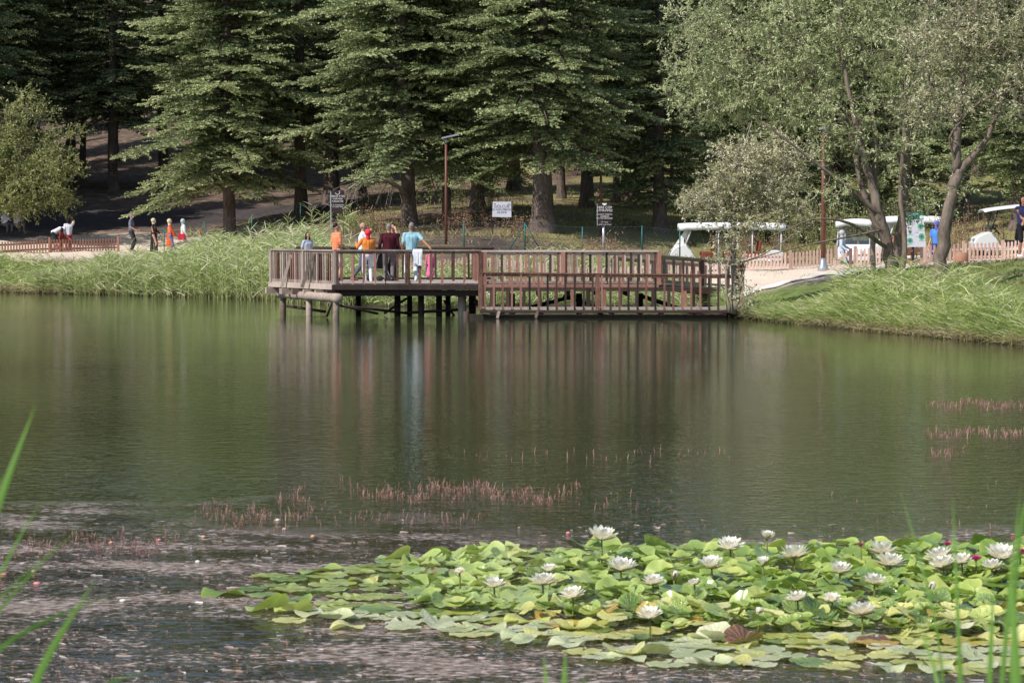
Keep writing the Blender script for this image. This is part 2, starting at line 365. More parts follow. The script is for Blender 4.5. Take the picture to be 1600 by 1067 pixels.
# concrete path on the right
pth = [W(1100, 476, 79.2), W(1160, 461, 79.4), W(1200, 452, 80), W(1260, 443, 81.2), W(1330, 434, 83), W(1420, 428, 84.2)]
pw = MB(); L = []; 
pp = np.array(pth); tt = np.linspace(0, len(pp) - 1, 30); cx = np.interp(tt, range(len(pp)), pp[:, 0]); cy = np.interp(tt, range(len(pp)), pp[:, 1])
for k in range(30):
    tx, ty = np.gradient(cx)[k], np.gradient(cy)[k]; n = np.array([-ty, tx]) / math.hypot(tx, ty)
    for s_ in (-1.15, -.4, .4, 1.15):
        x, y = cx[k] + n[0] * s_, cy[k] + n[1] * s_; L.append((x, y, gz(x, y) + .03))
Q = [(4 * k + j, 4 * k + j + 1, 4 * k + j + 5, 4 * k + j + 4) for k in range(29) for j in range(3)]
pw.add(L, Q); po = pw.build('path', M['concrete'], smooth=True); tagp(po, kind='structure')
sm = po.modifiers.new('thick', 'SOLIDIFY'); sm.thickness = .03; sm.offset = -1
# ---------------------------------------------------------------- water
def water_mat():
    t = NT('water'); g = t.new('ShaderNodeNewGeometry'); P = g.outputs['Position']; sp = t.new('ShaderNodeSeparateXYZ'); t.l(P, sp.inputs[0])
    mp = t.new('ShaderNodeMapping'); mp.inputs['Scale'].default_value = (.8, 1.1, 1); t.l(P, mp.inputs[0])
    w1 = t.noise(5., 3, .55, mp.outputs[0]); w2 = t.noise(.55, 3, .5, mp.outputs[0]); w3 = t.noise(17, 2, .5, mp.outputs[0])
    # breeze patches: ripples stronger in some areas
    pm = t.new('ShaderNodeMapping'); pm.inputs['Scale'].default_value = (.05, .07, 1); t.l(P, pm.inputs[0]); pat = t.noise(1., 3, .5, pm.outputs[0])
    amp = t.math('ADD', .55, t.math('MULTIPLY', t.math('SUBTRACT', pat.outputs[0], .40), 2., clamp=True))
    far = t.math('MULTIPLY', t.math('SUBTRACT', 46, sp.outputs[1]), .04, clamp=True); far = t.math('ADD', t.math('MULTIPLY', far, .6), .55)
    h = t.math('ADD', t.math('MULTIPLY', w1.outputs[0], .036), t.math('MULTIPLY', w2.outputs[0], .012)); h = t.math('ADD', h, t.math('MULTIPLY', w3.outputs[0], .007))
    h = t.math('MULTIPLY', t.math('MULTIPLY', h, amp), far)
    # floating weed mat in the near water
    dist = t.noise(.33, 4, .55, P); edge = t.math('ADD', sp.outputs[1], t.math('MULTIPLY', t.math('SUBTRACT', dist.outputs[0], .5), 9))
    lx = t.math('MULTIPLY', t.math('MULTIPLY', t.math('ADD', sp.outputs[0], -.4), -1), .75, clamp=True); reg = t.math('MULTIPLY', t.math('SUBTRACT', t.math('ADD', 20.2, t.math('MULTIPLY', lx, 1.9)), edge), .8, clamp=True)
    mq = t.new('ShaderNodeMapping'); mq.inputs['Scale'].default_value = (.6, 1.25, 1); mq.inputs['Rotation'].default_value = (0, 0, .25); t.l(P, mq.inputs[0]); c1 = t.noise(1.5, 6, .62, mq.outputs[0]); c2 = t.noise(20, 6, .75, mq.outputs[0]); c3 = t.noise(.8, 2, .5, mq.outputs[0])
    cov = t.math('MULTIPLY', t.math('SUBTRACT', t.math('ADD', t.math('MULTIPLY', c1.outputs[0], .9), t.math('ADD', t.math('MULTIPLY', c2.outputs[0], 1.0), t.math('MULTIPLY', c3.outputs[0], .6))), 1.255), 12, clamp=True)
    mat_ = t.math('MULTIPLY', reg, cov)
    wc = t.ramp(c2.outputs[0], [(.38, (.06, .045, .025)), (.52, (.27, .20, .15)), (.62, (.70, .60, .56))])
    deep = t.mixc(reg, (.034, .044, .018), (.030, .025, .012))
    col = t.mixc(mat_, deep, wc.outputs[0]); t.l(col, t.b.inputs['Base Color'])
    t.l(t.math('ADD', .035, t.math('MULTIPLY', mat_, .34)), t.b.inputs['Roughness'])
    t.b.inputs['IOR'].default_value = 1.333; t.b.inputs['Specular IOR Level'].default_value = .5
    h2 = t.math('ADD', h, t.math('MULTIPLY', t.math('MULTIPLY', c2.outputs[0], mat_), .035))
    b = t.new('ShaderNodeBump'); b.inputs['Strength'].default_value = 1; b.inputs['Distance'].default_value = .42; t.l(h2, b.inputs['Height']); t.l(b.outputs[0], t.b.inputs['Normal'])
    return t.m
wm = MB(); wm.add([(-600, -300, 0), (600, -300, 0), (600, 125, 0), (-600, 125, 0)], [(0, 1, 2, 3)])
tagp(wm.build('water', water_mat()), kind='structure')
# ---------------------------------------------------------------- light
wd = bpy.data.worlds.new('World'); SC.world = wd; wd.use_nodes = True; nt = wd.node_tree
sky = nt.nodes.new('ShaderNodeTexSky'); sky.sky_type = 'NISHITA'; sky.sun_disc = False
SUN = Vector((-.66, -.54, .90)).normalized()
el = math.asin(SUN.z); az = math.atan2(SUN.x, SUN.y)
sky.sun_elevation = el; sky.sun_rotation = az; sky.altitude = 1200; sky.dust_density = 1.5; sky.air_density = 1.1
nt.links.new(sky.outputs[0], nt.nodes['Background'].inputs[0]); nt.nodes['Background'].inputs[1].default_value = .135
sl = bpy.data.lights.new('sun', 'SUN'); sl.energy = 5.0; sl.angle = math.radians(.53); sl.color = (1, .96, .90)
so = bpy.data.objects.new('sun', sl); C.objects.link(so); so.rotation_euler = SUN.to_track_quat('Z', 'Y').to_euler()
SC.view_settings.view_transform = 'Standard'; SC.view_settings.look = 'None'; SC.view_settings.exposure = 0
# ---------------------------------------------------------------- fir trees
def fir_meshes(seed, H, base_h, rad, r0, dense=1., lean=0., flare=1.5, sub=.085, leafw=.055, topfull=.75, leanx=0.):
    """trunk mesh and crown mesh of one fir: whorls of flat sprays on drooping branches"""
    global rng
    keep = rng; rng = np.random.default_rng(seed)
    zt = np.array([-.4, 0, .25, .7, 1.5, 3, 5, 8, 12, 16, 20, 26]); zt = np.append(zt[zt < H - .5], H)
    ax = np.stack([leanx * np.clip(zt, 0, 6) + .06 * np.sin(zt * .7 + seed), lean * zt * 0 + .05 * np.cos(zt * .5 + seed), zt], 1)
    rr = r0 * (1 - np.clip(zt, 0, H) / H) ** .8 + .02; rr = rr * (1 + (flare - 1) * np.exp(-np.clip(zt + .2, 0, 9) * 1.6))
    tr = MB(); tr.tube(ax, rr, 12, jit=.07)
    axis = lambda z: np.stack([np.interp(z, zt, ax[:, 0]), np.interp(z, zt, ax[:, 1]), z], -1)
    cr = MB(); B = []; D = []; Nn = []; LL = []; TT = []; WW = []
    z = base_h
    while z < H - .2:
        t = (z - base_h) / (H - base_h)
        Lmax = rad * (1 - t) ** topfull * (.82 + .18 * min(1, t * 6))
        nb = max(3, int(rng.integers(4, 7) * dense))
        a0 = rng.uniform(0, 2 * PI)
        for k in range(nb):
            az_ = a0 + 2 * PI * k / nb + rng.normal() * .25
            L = Lmax * rng.uniform(.5, 1.15) * (.62 + .5 * abs(math.sin(z * 1.3 + az_ * 1.7 + seed)))
            if rng.random() < .07: continue
            if L < .3: L = .3
            up = .30 - .42 * (1 - t) + rng.normal() * .10; sag = .12 + .22 * (1 - t)
            n = max(4, int(L / .15)); s = (np.arange(n) + .5) / n
            dr = np.array([math.cos(az_), math.sin(az_), 0]); sd = np.array([-math.sin(az_), math.cos(az_), 0])
            o = axis(np.array([z]))[0]
            path = lambda s: o + dr * (s * L)[:, None] + np.array([0, 0, 1.]) * (L * (up * s - sag * s * s + .16 * s ** 4))[:, None] + sd * (.06 * L * np.sin(s * 3 + k))[:, None]
            pp = path(np.linspace(0, 1, 6)); tr.tube(pp, np.linspace(.018 + .011 * L, .006, 6), 4, cap=False)
            st = s[s > .16]
            for side in (-1, 1):
                ss = np.clip(st + rng.uniform(-.4, .4, len(st)) / n, 0, 1); p = path(ss)
                tl = (.34 * L * (1 - ss) ** .75 + .16) * rng.uniform(.6, 1.25, len(ss)) * (.55 + .45 * np.clip(ss * 2.5, 0, 1))
                d = dr * .62 + sd * side * .85; d = d + np.stack([rng.normal(size=len(ss)) * .15, rng.normal(size=len(ss)) * .15, rng.normal(size=len(ss)) * .14 - .05], 1); d = unit(d)
                m = np.maximum(2, (tl / sub).astype(int)); idx = np.repeat(np.arange(len(ss)), m)
                u = np.concatenate([(np.arange(mm) + 1) / mm for mm in m])
                q = p[idx] + d[idx] * (tl[idx] * u)[:, None]; q[:, 2] -= .10 * tl[idx] * u * u
                for s2 in (-1, 1):
                    lat = unit(np.cross(d[idx], np.array([0, 0, 1.]))) * s2
                    dd = unit(d[idx] * .75 + lat * .75 + rng.normal(size=q.shape) * [.18, .18, .22] + [0, 0, .06])
                    ll = (.10 + .13 * (1 - u) * np.clip(tl[idx], 0, 1)) * rng.uniform(.8, 1.3, len(u))
                    B.append(q); D.append(dd); LL.append(ll); WW.append(leafw * rng.uniform(.7, 1.3, len(u)))
                    nn = np.array([-.15, -.35, .55]) + rng.normal(size=q.shape) * .75; Nn.append(nn)
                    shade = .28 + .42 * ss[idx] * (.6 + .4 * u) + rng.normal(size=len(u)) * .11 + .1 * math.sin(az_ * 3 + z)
                    TT.append(np.clip(shade, 0, 1))
        z += rng.uniform(.20, .37) * (1 + .4 * (1 - t))
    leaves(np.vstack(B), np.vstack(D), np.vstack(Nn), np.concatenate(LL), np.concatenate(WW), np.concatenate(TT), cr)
    a = tr.mesh('trunk', M['fir_bark'], True); b = cr.mesh('crown', M['fir_needles']); rng = keep; return a, b
FV = dict(
    big=fir_meshes(1, 21, 2.9, 5.7, .27, 1.3, sub=.10, leafw=.10, topfull=.4),
    wide=fir_meshes(2, 23, 3.4, 5.4, .42, 1.3, sub=.11, leafw=.105, flare=1.7, topfull=.42),
    tall=fir_meshes(3, 25, 4.8, 4.4, .30, 1.15, sub=.12, leafw=.12, topfull=.6),
    slim=fir_meshes(4, 22, 5.2, 3.3, .20, 1.1, sub=.12, leafw=.12, topfull=.6),
    low=fir_meshes(5, 20, 2.3, 4.8, .33, 1.3, sub=.11, leafw=.105, flare=1.9, topfull=.65),
    lean=fir_meshes(6, 21, 3.0, 5.6, .30, 1.3, sub=.10, leafw=.10, leanx=-.05, topfull=.4),
    young=fir_meshes(8, 6.5, .35, 1.9, .08, 1.2, sub=.09, leafw=.06))
def fir(kind, px, Y, label, rz=0., sc=1., group=None, sz=1., x=None):
    g = G(px, Y) if x is None else (x, Y, gz(x, Y))
    t = thing('fir_tree', label, 'fir tree', g, rz, group); t.scale = (sc, sc, sc * sz)
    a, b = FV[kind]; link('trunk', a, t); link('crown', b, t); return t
fir('big', 357, 120, 'broad bright green fir behind the strolling family, alone in front of the dark road', .3)
fir('tall', 470, 124, 'fir with a bare grey trunk just left of the brown sign among the reeds', 1.1, .95)
fir('lean', 640, 110, 'fir with a thick leaning trunk and dead lower limb behind the pier visitors', .2, 1.0)
fir('slim', 697, 112, 'slim fir with a curved trunk close beside the left lamp post', 2, .85)
fir('wide', 846, 108, 'stout fir with a flared trunk just right of the white notice board', .9, 1.0)
fir('slim', 878, 128, 'thin pale trunked fir behind the stout one near the white board', .4, .95)
fir('tall', 915, 124, 'fir with straight dark trunk left of the brown notice on the slope', 2.2, 1.0)
fir('slim', 962, 127, 'narrow fir behind the small sign on a pole', 4, .8)
fir('low', 985, 130, 'massive dark fir right of the small sign on a pole', 1.3, 1.1)
fir('low', 1030, 112, 'fir with low green boughs above the left end of the long shuttle cart', 2.9, .82)
fir('tall', 178, 146, 'dark trunked fir beside the sunlit dirt patch left of the broad fir', .5, .9)
fir('slim', 132, 150, 'crooked fir with a dead stump at its foot left of the dirt track', .5, .9)
fir('tall', 112, 152, 'fir with a straight black trunk rising behind the left shrub', 1.5, 1.)
fir('slim', 52, 150, 'fir with a pale flaking trunk at the far left of the wood', 2.5, 1.)
fir('tall', 15, 158, 'leftmost fir of the wood, nearly black against the slope', 3.5, .95)
fir('low', 1310, 122, 'fir whose dark trunk shows between the willow limbs above the fence', 3.1, 1.)
fir('tall', 1385, 128, 'dark fir trunk seen through the fork of the multi stemmed willow', 5.1, 1.)
fir('low', 1590, 112, 'fir with a light green bough above the open black cart at the right edge', 4.2, .9)
fir('wide', 1180, 126, 'fir standing behind the willow foliage over the long shuttle cart', 1.7, 1.)
fir('low', 560, 136, 'dense fir filling the gap behind the leaning trunked fir', 2.3, 1.)
fir('tall', 760, 138, 'dense fir rising behind the left lamp post and white board', 3.3, 1.)
fir('tall', 255, 150, 'shaded fir at the back of the dirt track left of the broad fir', 2.3, 1.)
fir('wide', 520, 130, 'full fir closing the gap behind the brown sign by the reeds', 4.3, .9)
fir('low', 745, 118, 'fir with drooping boughs right of the left lamp post', 3.9, .85)
fir('young', 1100, 116, 'young bushy fir low behind the left end of the shuttle cart', 1.3, .9)
fir('low', 1225, 114, 'fir with dense low boughs behind the right lamp post', .8, .8)
fir('low', 1420, 116, 'shaded fir behind the park map board', 2.8, .85)
fir('wide', 1500, 124, 'dark fir on the slope behind the forked tree', 1.8, .9)
fir('young', 1070, 124, 'small dark fir sapling on the grassy slope behind the wire fence', .3, .7)
# the shaded wood behind: nothing tells these apart
bk = np.random.default_rng(33); kinds = ['tall', 'slim', 'low', 'tall', 'wide']
pos = []
for row, (Y, n) in enumerate(((144, 5), (158, 12), (174, 14), (194, 15), (222, 17))):
    for k in range(n):
        px = -180 + (1960) * (k + .5 + bk.uniform(-.36, .36)) / n; y = Y + bk.uniform(-6, 6)
        if row < 2 and 200 < px < 330: continue
        fir(kinds[bk.integers(5)], px, y, 'dark fir standing deep in the shaded wood on the slope', bk.uniform(0, 6), bk.uniform(.85, 1.12), 'firs deep in the wood')
# firs added just left of the frame to shade the left of the wood
for px, Y, k in ((-150, 132, 'low'), (-260, 128, 'tall'), (-330, 140, 'wide'), (-120, 146, 'tall'), (-60, 138, 'slim'), (-420, 130, 'wide'), (-500, 138, 'low'), (-480, 120, 'low'), (-170, 158, 'tall'), (-240, 150, 'low'), (-380, 152, 'wide'), (-560, 150, 'wide'), (-640, 140, 'low'), (-300, 165, 'wide'), (-700, 132, 'wide'), (-70, 127, 'tall'), (-210, 120, 'low'), (-340, 118, 'wide')):
    fir(k, px, Y, 'tall fir added left of the frame to shade the wood', px * .1, 1.05, 'firs added left of the frame')
# dead lower limb and twigs on the leaning fir
def dead_limb():
    mb = MB(); r = np.random.default_rng(5)
    a = np.array(W(636, 305, 109.6)); pts = [np.array(W(*q)) for q in ((636, 305, 109.6), (622, 292, 109), (606, 283, 108.6), (585, 276, 108.2), (560, 284, 107.8), (540, 300, 107.6))]
    mb.tube(pts, np.linspace(.13, .03, 6), 7)
    for k in range(60):
        u = r.uniform(1.2, 5); i_ = int(min(u, 4)); p = pts[i_] * (1 - (u - i_)) + pts[i_ + 1] * (u - i_); L = r.uniform(.5, 1.5)
        d = unit(np.array([-.6 + r.normal() * .5, r.normal() * .6, -.6 + r.normal() * .4])); mb.tube([p, p + d * L * .5 + [0, 0, .05], p + d * L + [0, 0, -.12]], [.014, .01, .004], 4, cap=False)
    return mb
t = thing('dead_branch', 'pale bare branch drooping beside the brown sign near the leaning fir', 'branch', W(640, 310, 109.6)); o = dead_limb().build('branch', M['pale_bark'], t, True); o.location = -Vector(t.location)
# ---------------------------------------------------------------- broadleaf trees
def broadleaf(name, label, cat, base, limbs, clouds, leafmat, barkmat, n_leaf, seed, lsize=(.10, .028), up=.2, spread=.42, tintsh=0., droop=0., per=46, tk=1.):
    """limbs: lists of (px, py, Y, radius); clouds: (px, py, Y, rx, rz, ry, clumps)"""
    r = np.random.default_rng(seed); t = thing(name, label, cat, base); off = np.array(base)
    mb = MB(); pts = []
    for L in limbs:
        P = np.array([W(a, b, c) for a, b, c, _ in L]) - off; R = np.array([q[3] for q in L])
        n = 4 * (len(L) - 1) + 1; u = np.linspace(0, len(L) - 1, n); k = np.arange(len(L))
        Q = np.stack([np.interp(u, k, P[:, j]) for j in range(3)], 1)
        for _ in range(2): Q[1:-1] = .25 * Q[:-2] + .5 * Q[1:-1] + .25 * Q[2:]
        rr = np.interp(u, k, R) * tk; Q[1:-1] += r.normal(size=Q[1:-1].shape) * rr[1:-1, None] * .16
        mb.tube(Q, rr, 9, jit=.09); pts += [(q, w) for q, w in zip(Q, rr)]
    PT = np.array([p for p, _ in pts]); PR = np.array([w for _, w in pts])
    B = []; D = []; Nn = []; T = []
    for (px, py, Y, rx, rz, ry, n) in clouds:
        c = np.array(W(px, py, Y)) - off
        cen = []
        while len(cen) < n:
            v = r.uniform(-1, 1, 3)
            if .25 < np.linalg.norm(v) < 1: cen.append(c + v * [rx, ry, rz])
        cen = np.array(cen)
        order = np.argsort(np.linalg.norm(cen - PT[np.argmin(np.linalg.norm(PT - c, axis=1))], axis=1)); nodes = [p for p in PT]; 
        for ci in order:
            q = cen[ci]; A = np.array(nodes); dist = np.linalg.norm(A - q, axis=1); j = np.argmin(dist); a = A[j]
            mid = (a + q) / 2 + r.normal(size=3) * .10 * dist[j]; mid[2] += .06 * dist[j]
            w = .010 + .008 * min(dist[j], 2.5); mb.tube([a, mid, q], [w * 1.5, w, .006], 4, cap=False); nodes += [mid, q]
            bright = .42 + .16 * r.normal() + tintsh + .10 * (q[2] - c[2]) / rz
            ns = 4; L = spread * r.uniform(.7, 1.4, ns); sd = unit(r.normal(size=(ns, 3)) + [0, 0, up] + unit(q - a) * .7)
            m = max(3, per // ns); u = r.uniform(.05, 1, (ns, m)); base_ = q + sd[:, None] * (L[:, None] * u)[..., None]; base_[..., 2] -= droop * (L[:, None] * u) ** 2
            B.append(base_.reshape(-1, 3)); D.append((unit(sd[:, None] * .8 + r.normal(size=(ns, m, 3)) * .6 - [0, 0, droop * .6])).reshape(-1, 3))
            Nn.append(r.normal(size=(ns * m, 3)) + [0, 0, .6]); T.append(np.clip(bright + r.normal(size=ns * m) * .16, 0, 1))
    B = np.vstack(B); D = np.vstack(D); Nn = np.vstack(Nn); T = np.concatenate(T)
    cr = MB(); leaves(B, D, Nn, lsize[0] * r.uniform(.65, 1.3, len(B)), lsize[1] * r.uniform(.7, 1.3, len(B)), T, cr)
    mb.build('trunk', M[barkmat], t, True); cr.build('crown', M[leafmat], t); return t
broadleaf('willow_tree', 'large grey green willow with many leaning stems behind the bank reeds', 'willow', W(1396, 440, 73),
    [[(1399, 446, 73, .30), (1389, 400, 73, .24), (1379, 345, 73, .22), (1362, 290, 73, .17), (1345, 230, 73, .13), (1327, 150, 73, .09), (1312, 60, 73.3, .06), (1318, -60, 73.5, .03)],
     [(1407, 446, 73.3, .2), (1382, 380, 73.3, .15), (1347, 300, 73.6, .12), (1329, 200, 74, .10), (1287, 120, 74.5, .07), (1245, 50, 75, .04)],
     [(1379, 345, 73, .15), (1365, 300, 73.3, .13), (1369, 230, 73.5, .11), (1359, 150, 74, .09), (1339, 60, 74, .05), (1385, -70, 74, .03)],
     [(1379, 340, 73, .12), (1339, 305, 72.6, .09), (1297, 272, 72.2, .07), (1255, 240, 72, .05), (1190, 190, 71.8, .03)],
     [(1407, 446, 72.7, .13), (1415, 380, 72.8, .11), (1405, 300, 73, .09), (1415, 180, 73, .07), (1412, 90, 73.5, .05), (1450, -20, 73.5, .03)],
     [(1382, 385, 72.8, .09), (1327, 345, 72.2, .06), (1270, 340, 71.8, .035), (1200, 372, 71.5, .02)],
     [(1377, 360, 72.6, .05), (1317, 372, 72, .04), (1250, 385, 71.6, .025), (1180, 405, 71.3, .015)],
     [(1332, 180, 73.3, .06), (1290, 150, 73.5, .05), (1215, 110, 74, .035), (1120, 60, 74.5, .02)],
     [(1287, 120, 74.5, .05), (1200, 70, 74.8, .03), (1090, 100, 75, .02)]],
    [(1120, 60, 75, 1.75, 1.9, 1.6, 200), (1190, 130, 74.5, 1.9, 1.7, 1.8, 210), (1100, 150, 75, 1.3, .9, 1.2, 70), (1280, 60, 74, 1.8, 1.8, 1.8, 190), (1240, -80, 74.5, 2.4, 1.7, 2., 180), (1400, -60, 74, 2.3, 1.6, 2., 150),
     (1380, 70, 73.5, 1.7, 1.7, 1.6, 130), (1300, 180, 73, 1.3, 1.0, 1.2, 60), (1450, 120, 73, 1.2, 1.5, 1.2, 70), (1320, 300, 72.3, .7, .4, .8, 9), (1450, 330, 73.2, .5, .6, .7, 9), (1400, 235, 73, 1.2, .6, 1, 22), (1300, -230, 74, 2.6, 1.7, 2., 150)],
    'willow_leaf', 'willow_bark', 0, 11, (.12, .036), .1, .42, .04, .25, 54, .74)
broadleaf('forked_tree', 'forked grey barked tree leaning right in front of the fence at the right', 'tree', W(1465, 462, 66),
    [[(1462, 470, 66, .27), (1468, 420, 66, .24), (1478, 350, 66, .21), (1492, 285, 66, .19), (1497, 265, 66, .17)],
     [(1495, 270, 66, .14), (1520, 245, 66, .11), (1545, 215, 66, .09), (1562, 165, 66, .07), (1590, 110, 66.3, .05), (1640, 30, 66.5, .03)],
     [(1495, 270, 66, .15), (1495, 200, 66, .13), (1500, 150, 66.2, .10), (1510, 90, 66.4, .07), (1530, 0, 66.5, .05), (1525, -90, 66.5, .03)],
     [(1496, 190, 66, .06), (1530, 160, 65.8, .05), (1570, 140, 65.6, .03), (1620, 120, 65.4, .02)],
     [(1496, 260, 66, .05), (1480, 215, 65.7, .04), (1510, 180, 65.6, .03)], [(1498, 200, 66, .06), (1460, 150, 66.2, .045), (1440, 90, 66.4, .025)]],
    [(1560, 60, 66.5, 1.7, 1.5, 1.5, 170), (1480, 60, 66.5, 1.3, 1.3, 1.4, 110), (1620, 150, 66, 1.4, 1.0, 1.3, 80), (1500, 165, 66, 1.3, .5, 1.1, 34), (1440, 170, 66.3, .8, .6, .8, 34), (1560, -90, 66.5, 2.1, 1.4, 1.6, 140), (1470, 290, 66, .7, .5, .7, 6), (1660, 20, 66, 1.4, 1.6, 1.3, 70), (1560, -230, 66.5, 2.0, 1.4, 1.6, 90)],
    'olive_leaf', 'willow_bark', 0, 12, (.11, .036), .3, .40, .12, .05, 50, .8)
broadleaf('sapling_tree', 'slender pale trunked tree with small olive leaves at the landing end of the walkway', 'tree', W(1146, 482, 72.4),
    [[(1147, 490, 72.4, .10), (1146, 430, 72.4, .085), (1146, 360, 72.4, .07), (1148, 300, 72.5, .06), (1160, 240, 72.8, .04), (1175, 190, 73, .02)],
     [(1140, 488, 72.2, .05), (1133, 440, 72.2, .04), (1140, 400, 72.2, .03)], [(1152, 488, 72.6, .04), (1158, 440, 72.6, .03), (1166, 412, 72.6, .02)],
     [(1146, 350, 72.4, .04), (1115, 320, 72.3, .03), (1085, 300, 72.2, .015)], [(1147, 330, 72.4, .04), (1195, 300, 72.5, .03), (1230, 270, 72.6, .015)],
     [(1146, 415, 72.3, .03), (1190, 400, 72, .025), (1235, 370, 71.8, .012)], [(1147, 380, 72.4, .03), (1120, 370, 72.4, .02), (1095, 390, 72.4, .01)]],
    [(1165, 260, 72.6, 1.2, .95, 1.0, 120), (1115, 310, 72.5, 1.0, .5, .8, 70), (1205, 310, 72.7, 1.25, .75, .9, 100), (1230, 250, 73, 1.0, .7, .9, 60), (1150, 345, 72.3, .9, .4, .6, 34), (1245, 340, 72.3, .7, .5, .6, 26), (1095, 320, 72.4, .6, .4, .5, 24), (1140, 400, 72.1, .45, .6, .4, 16), (1160, 455, 72.0, .35, .4, .4, 10)],
    'olive_leaf', 'pale_bark', 0, 13, (.10, .036), .2, .36, .22, .05, 50)
broadleaf('leaning_stem_tree', 'thin upright stemmed tree between the willow and the park map board', 'tree', W(1406, 450, 75.5),
    [[(1406, 452, 75.5, .15), (1402, 400, 75.5, .14), (1410, 330, 75.5, .12), (1414, 280, 75.5, .10), (1423, 210, 75.5, .08), (1428, 130, 75.5, .05), (1448, 40, 75.5, .03)], [(1415, 275, 75.5, .05), (1398, 230, 75.5, .04), (1383, 180, 75.5, .02)]],
    [(1428, 60, 75.5, 1.2, 1.4, 1., 60), (1398, 180, 75.5, .8, .8, .8, 30), (1453, 180, 75.5, .8, .7, .8, 24), (1410, 330, 75.2, .45, .5, .5, 9)], 'olive_leaf', 'willow_bark', 0, 17, (.11, .036), .2, .36, 0, .05, 46)
broadleaf('shrub_tree', 'yellow green arching shrub at the left edge above the picket fence', 'shrub', G(20, 120),
    [[(20, 352, 120, .12), (25, 300, 119.5, .1), (40, 240, 119, .06), (60, 190, 118.5, .03)], [(10, 352, 120, .1), (-20, 290, 119.5, .08), (-50, 220, 119, .04)], [(30, 352, 120, .08), (60, 300, 119, .05), (90, 260, 118.5, .02)], [(20, 330, 120, .06), (-5, 240, 119, .05), (10, 170, 118.5, .02)]],
    [(20, 250, 119, 2.0, 1.5, 1.6, 180), (55, 285, 118.6, 1.5, 1.0, 1.4, 110), (-50, 260, 119, 2., 2., 1.6, 160), (0, 200, 119, 1.5, 1.2, 1.3, 90), (85, 255, 118.6, .8, .8, .8, 36), (95, 310, 118.8, .7, .6, .6, 30), (20, 320, 118.8, 1.4, .7, 1.2, 90), (100, 215, 118.4, .9, .5, .6, 16), (55, 175, 118.4, .9, .5, .6, 16), (112, 262, 118.4, .5, .4, .5, 12), (40, 150, 118.6, .6, .4, .5, 8)],
    'shrub_leaf', 'willow_bark', 0, 14, (.15, .05), .5, .62, .03, .12, 48)
for px_, Y_s, lab in ((1364, 76, 'bare grey sapling trunk in front of the gate left of the willow'),):
    b = W(px_, 440, Y_s); t = thing('young_trunk', lab, 'sapling', b); mb = MB(); mb.tube([(0, 0, -.2), (.01, 0, .6), (-.02, 0, 1.3), (.02, 0, 1.9)], [.085, .08, .075, .06], 9, jit=.06); mb.build('trunk', M['pale_bark'], t, True)
# ---------------------------------------------------------------- timber observation deck over the water
ZF, ZR = 1.0, 2.015          # deck floor, rail top
_unit = {}
def box_mesh(w, d, h, mat):
    k = (round(w, 3), round(d, 3), round(h, 3), mat)
    if k not in _unit:
        b = MB(); b.box(-w / 2, w / 2, -d / 2, d / 2, 0, h); _unit[k] = b.mesh('timber', M[mat])
    return _unit[k]
def railing(parent, p, q, z0p, z0q, h, n, mat, posts=(), pw=.055, pd=.09, name='railing', rail_mat=None, lower=True, seedv=0, altmat=None, top_w=.13, top_h=.06):
    """a railing run from p to q: top rail (mesh) that parents its balusters, posts and foot rail"""
    r = random.Random(seedv); P = Vector((p[0], p[1], z0p)); Q = Vector((q[0], q[1], z0q)); D = Q - P
    ang = math.atan2(D.y, D.x)
    mb = MB(); mb.bar(P + Vector((0, 0, h - top_h / 2)), Q + Vector((0, 0, h - top_h / 2)), top_w, top_h)
    mb.bar(P + Vector((0, 0, h - top_h - .035)), Q + Vector((0, 0, h - top_h - .035)), .04, .065)
    o = mb.build(name, M[rail_mat or mat], parent); bevel(o, .008, 1)
    if lower:
        m2 = MB(); m2.bar(P + Vector((0, 0, .075)), Q + Vector((0, 0, .075)), .045, .07); m2.build('foot_rail', M[rail_mat or mat], o)
    for k in range(n):
        u = (k + .5) / n; c = P + D * u
        mm = altmat if altmat and r.random() < .3 else mat
        b = link('baluster', box_mesh(pw, pd * r.choice((1, 1, .9)), h - top_h - .012, mm), o, (c.x, c.y, c.z), (r.uniform(-.012, .012), r.uniform(-.012, .012), ang + r.uniform(-.05, .05)))
    for u in posts:
        c = P + D * u; link('post', box_mesh(.125, .125, h - top_h + .004, mat), o, (c.x, c.y, c.z - .0), (0, 0, ang))
    return o
A = (-7.64, 79.4); B = (-5.29, 75.0); Cc = (-.92, 75.0); E = (4.42, 75.0); E2 = (4.42, 78.2); F = (-.6, 81.5); A2 = (-7.1, 82.2)
pier = thing('observation_deck', 'raised timber observation deck on log piles carrying the visitors', 'deck', (-1.5, 78, 0)); o0 = Vector(pier.location)
def padd(mb, name, mat, smooth=False, parent=None, bev=0):
    o = mb.build(name, M[mat], parent or pier, smooth)
    if parent is None: o.location = -o0
    if bev: bevel(o, bev, 1)
    return o
poly = [A, B, Cc, E, E2, (-.6, 78.2), F, A2]
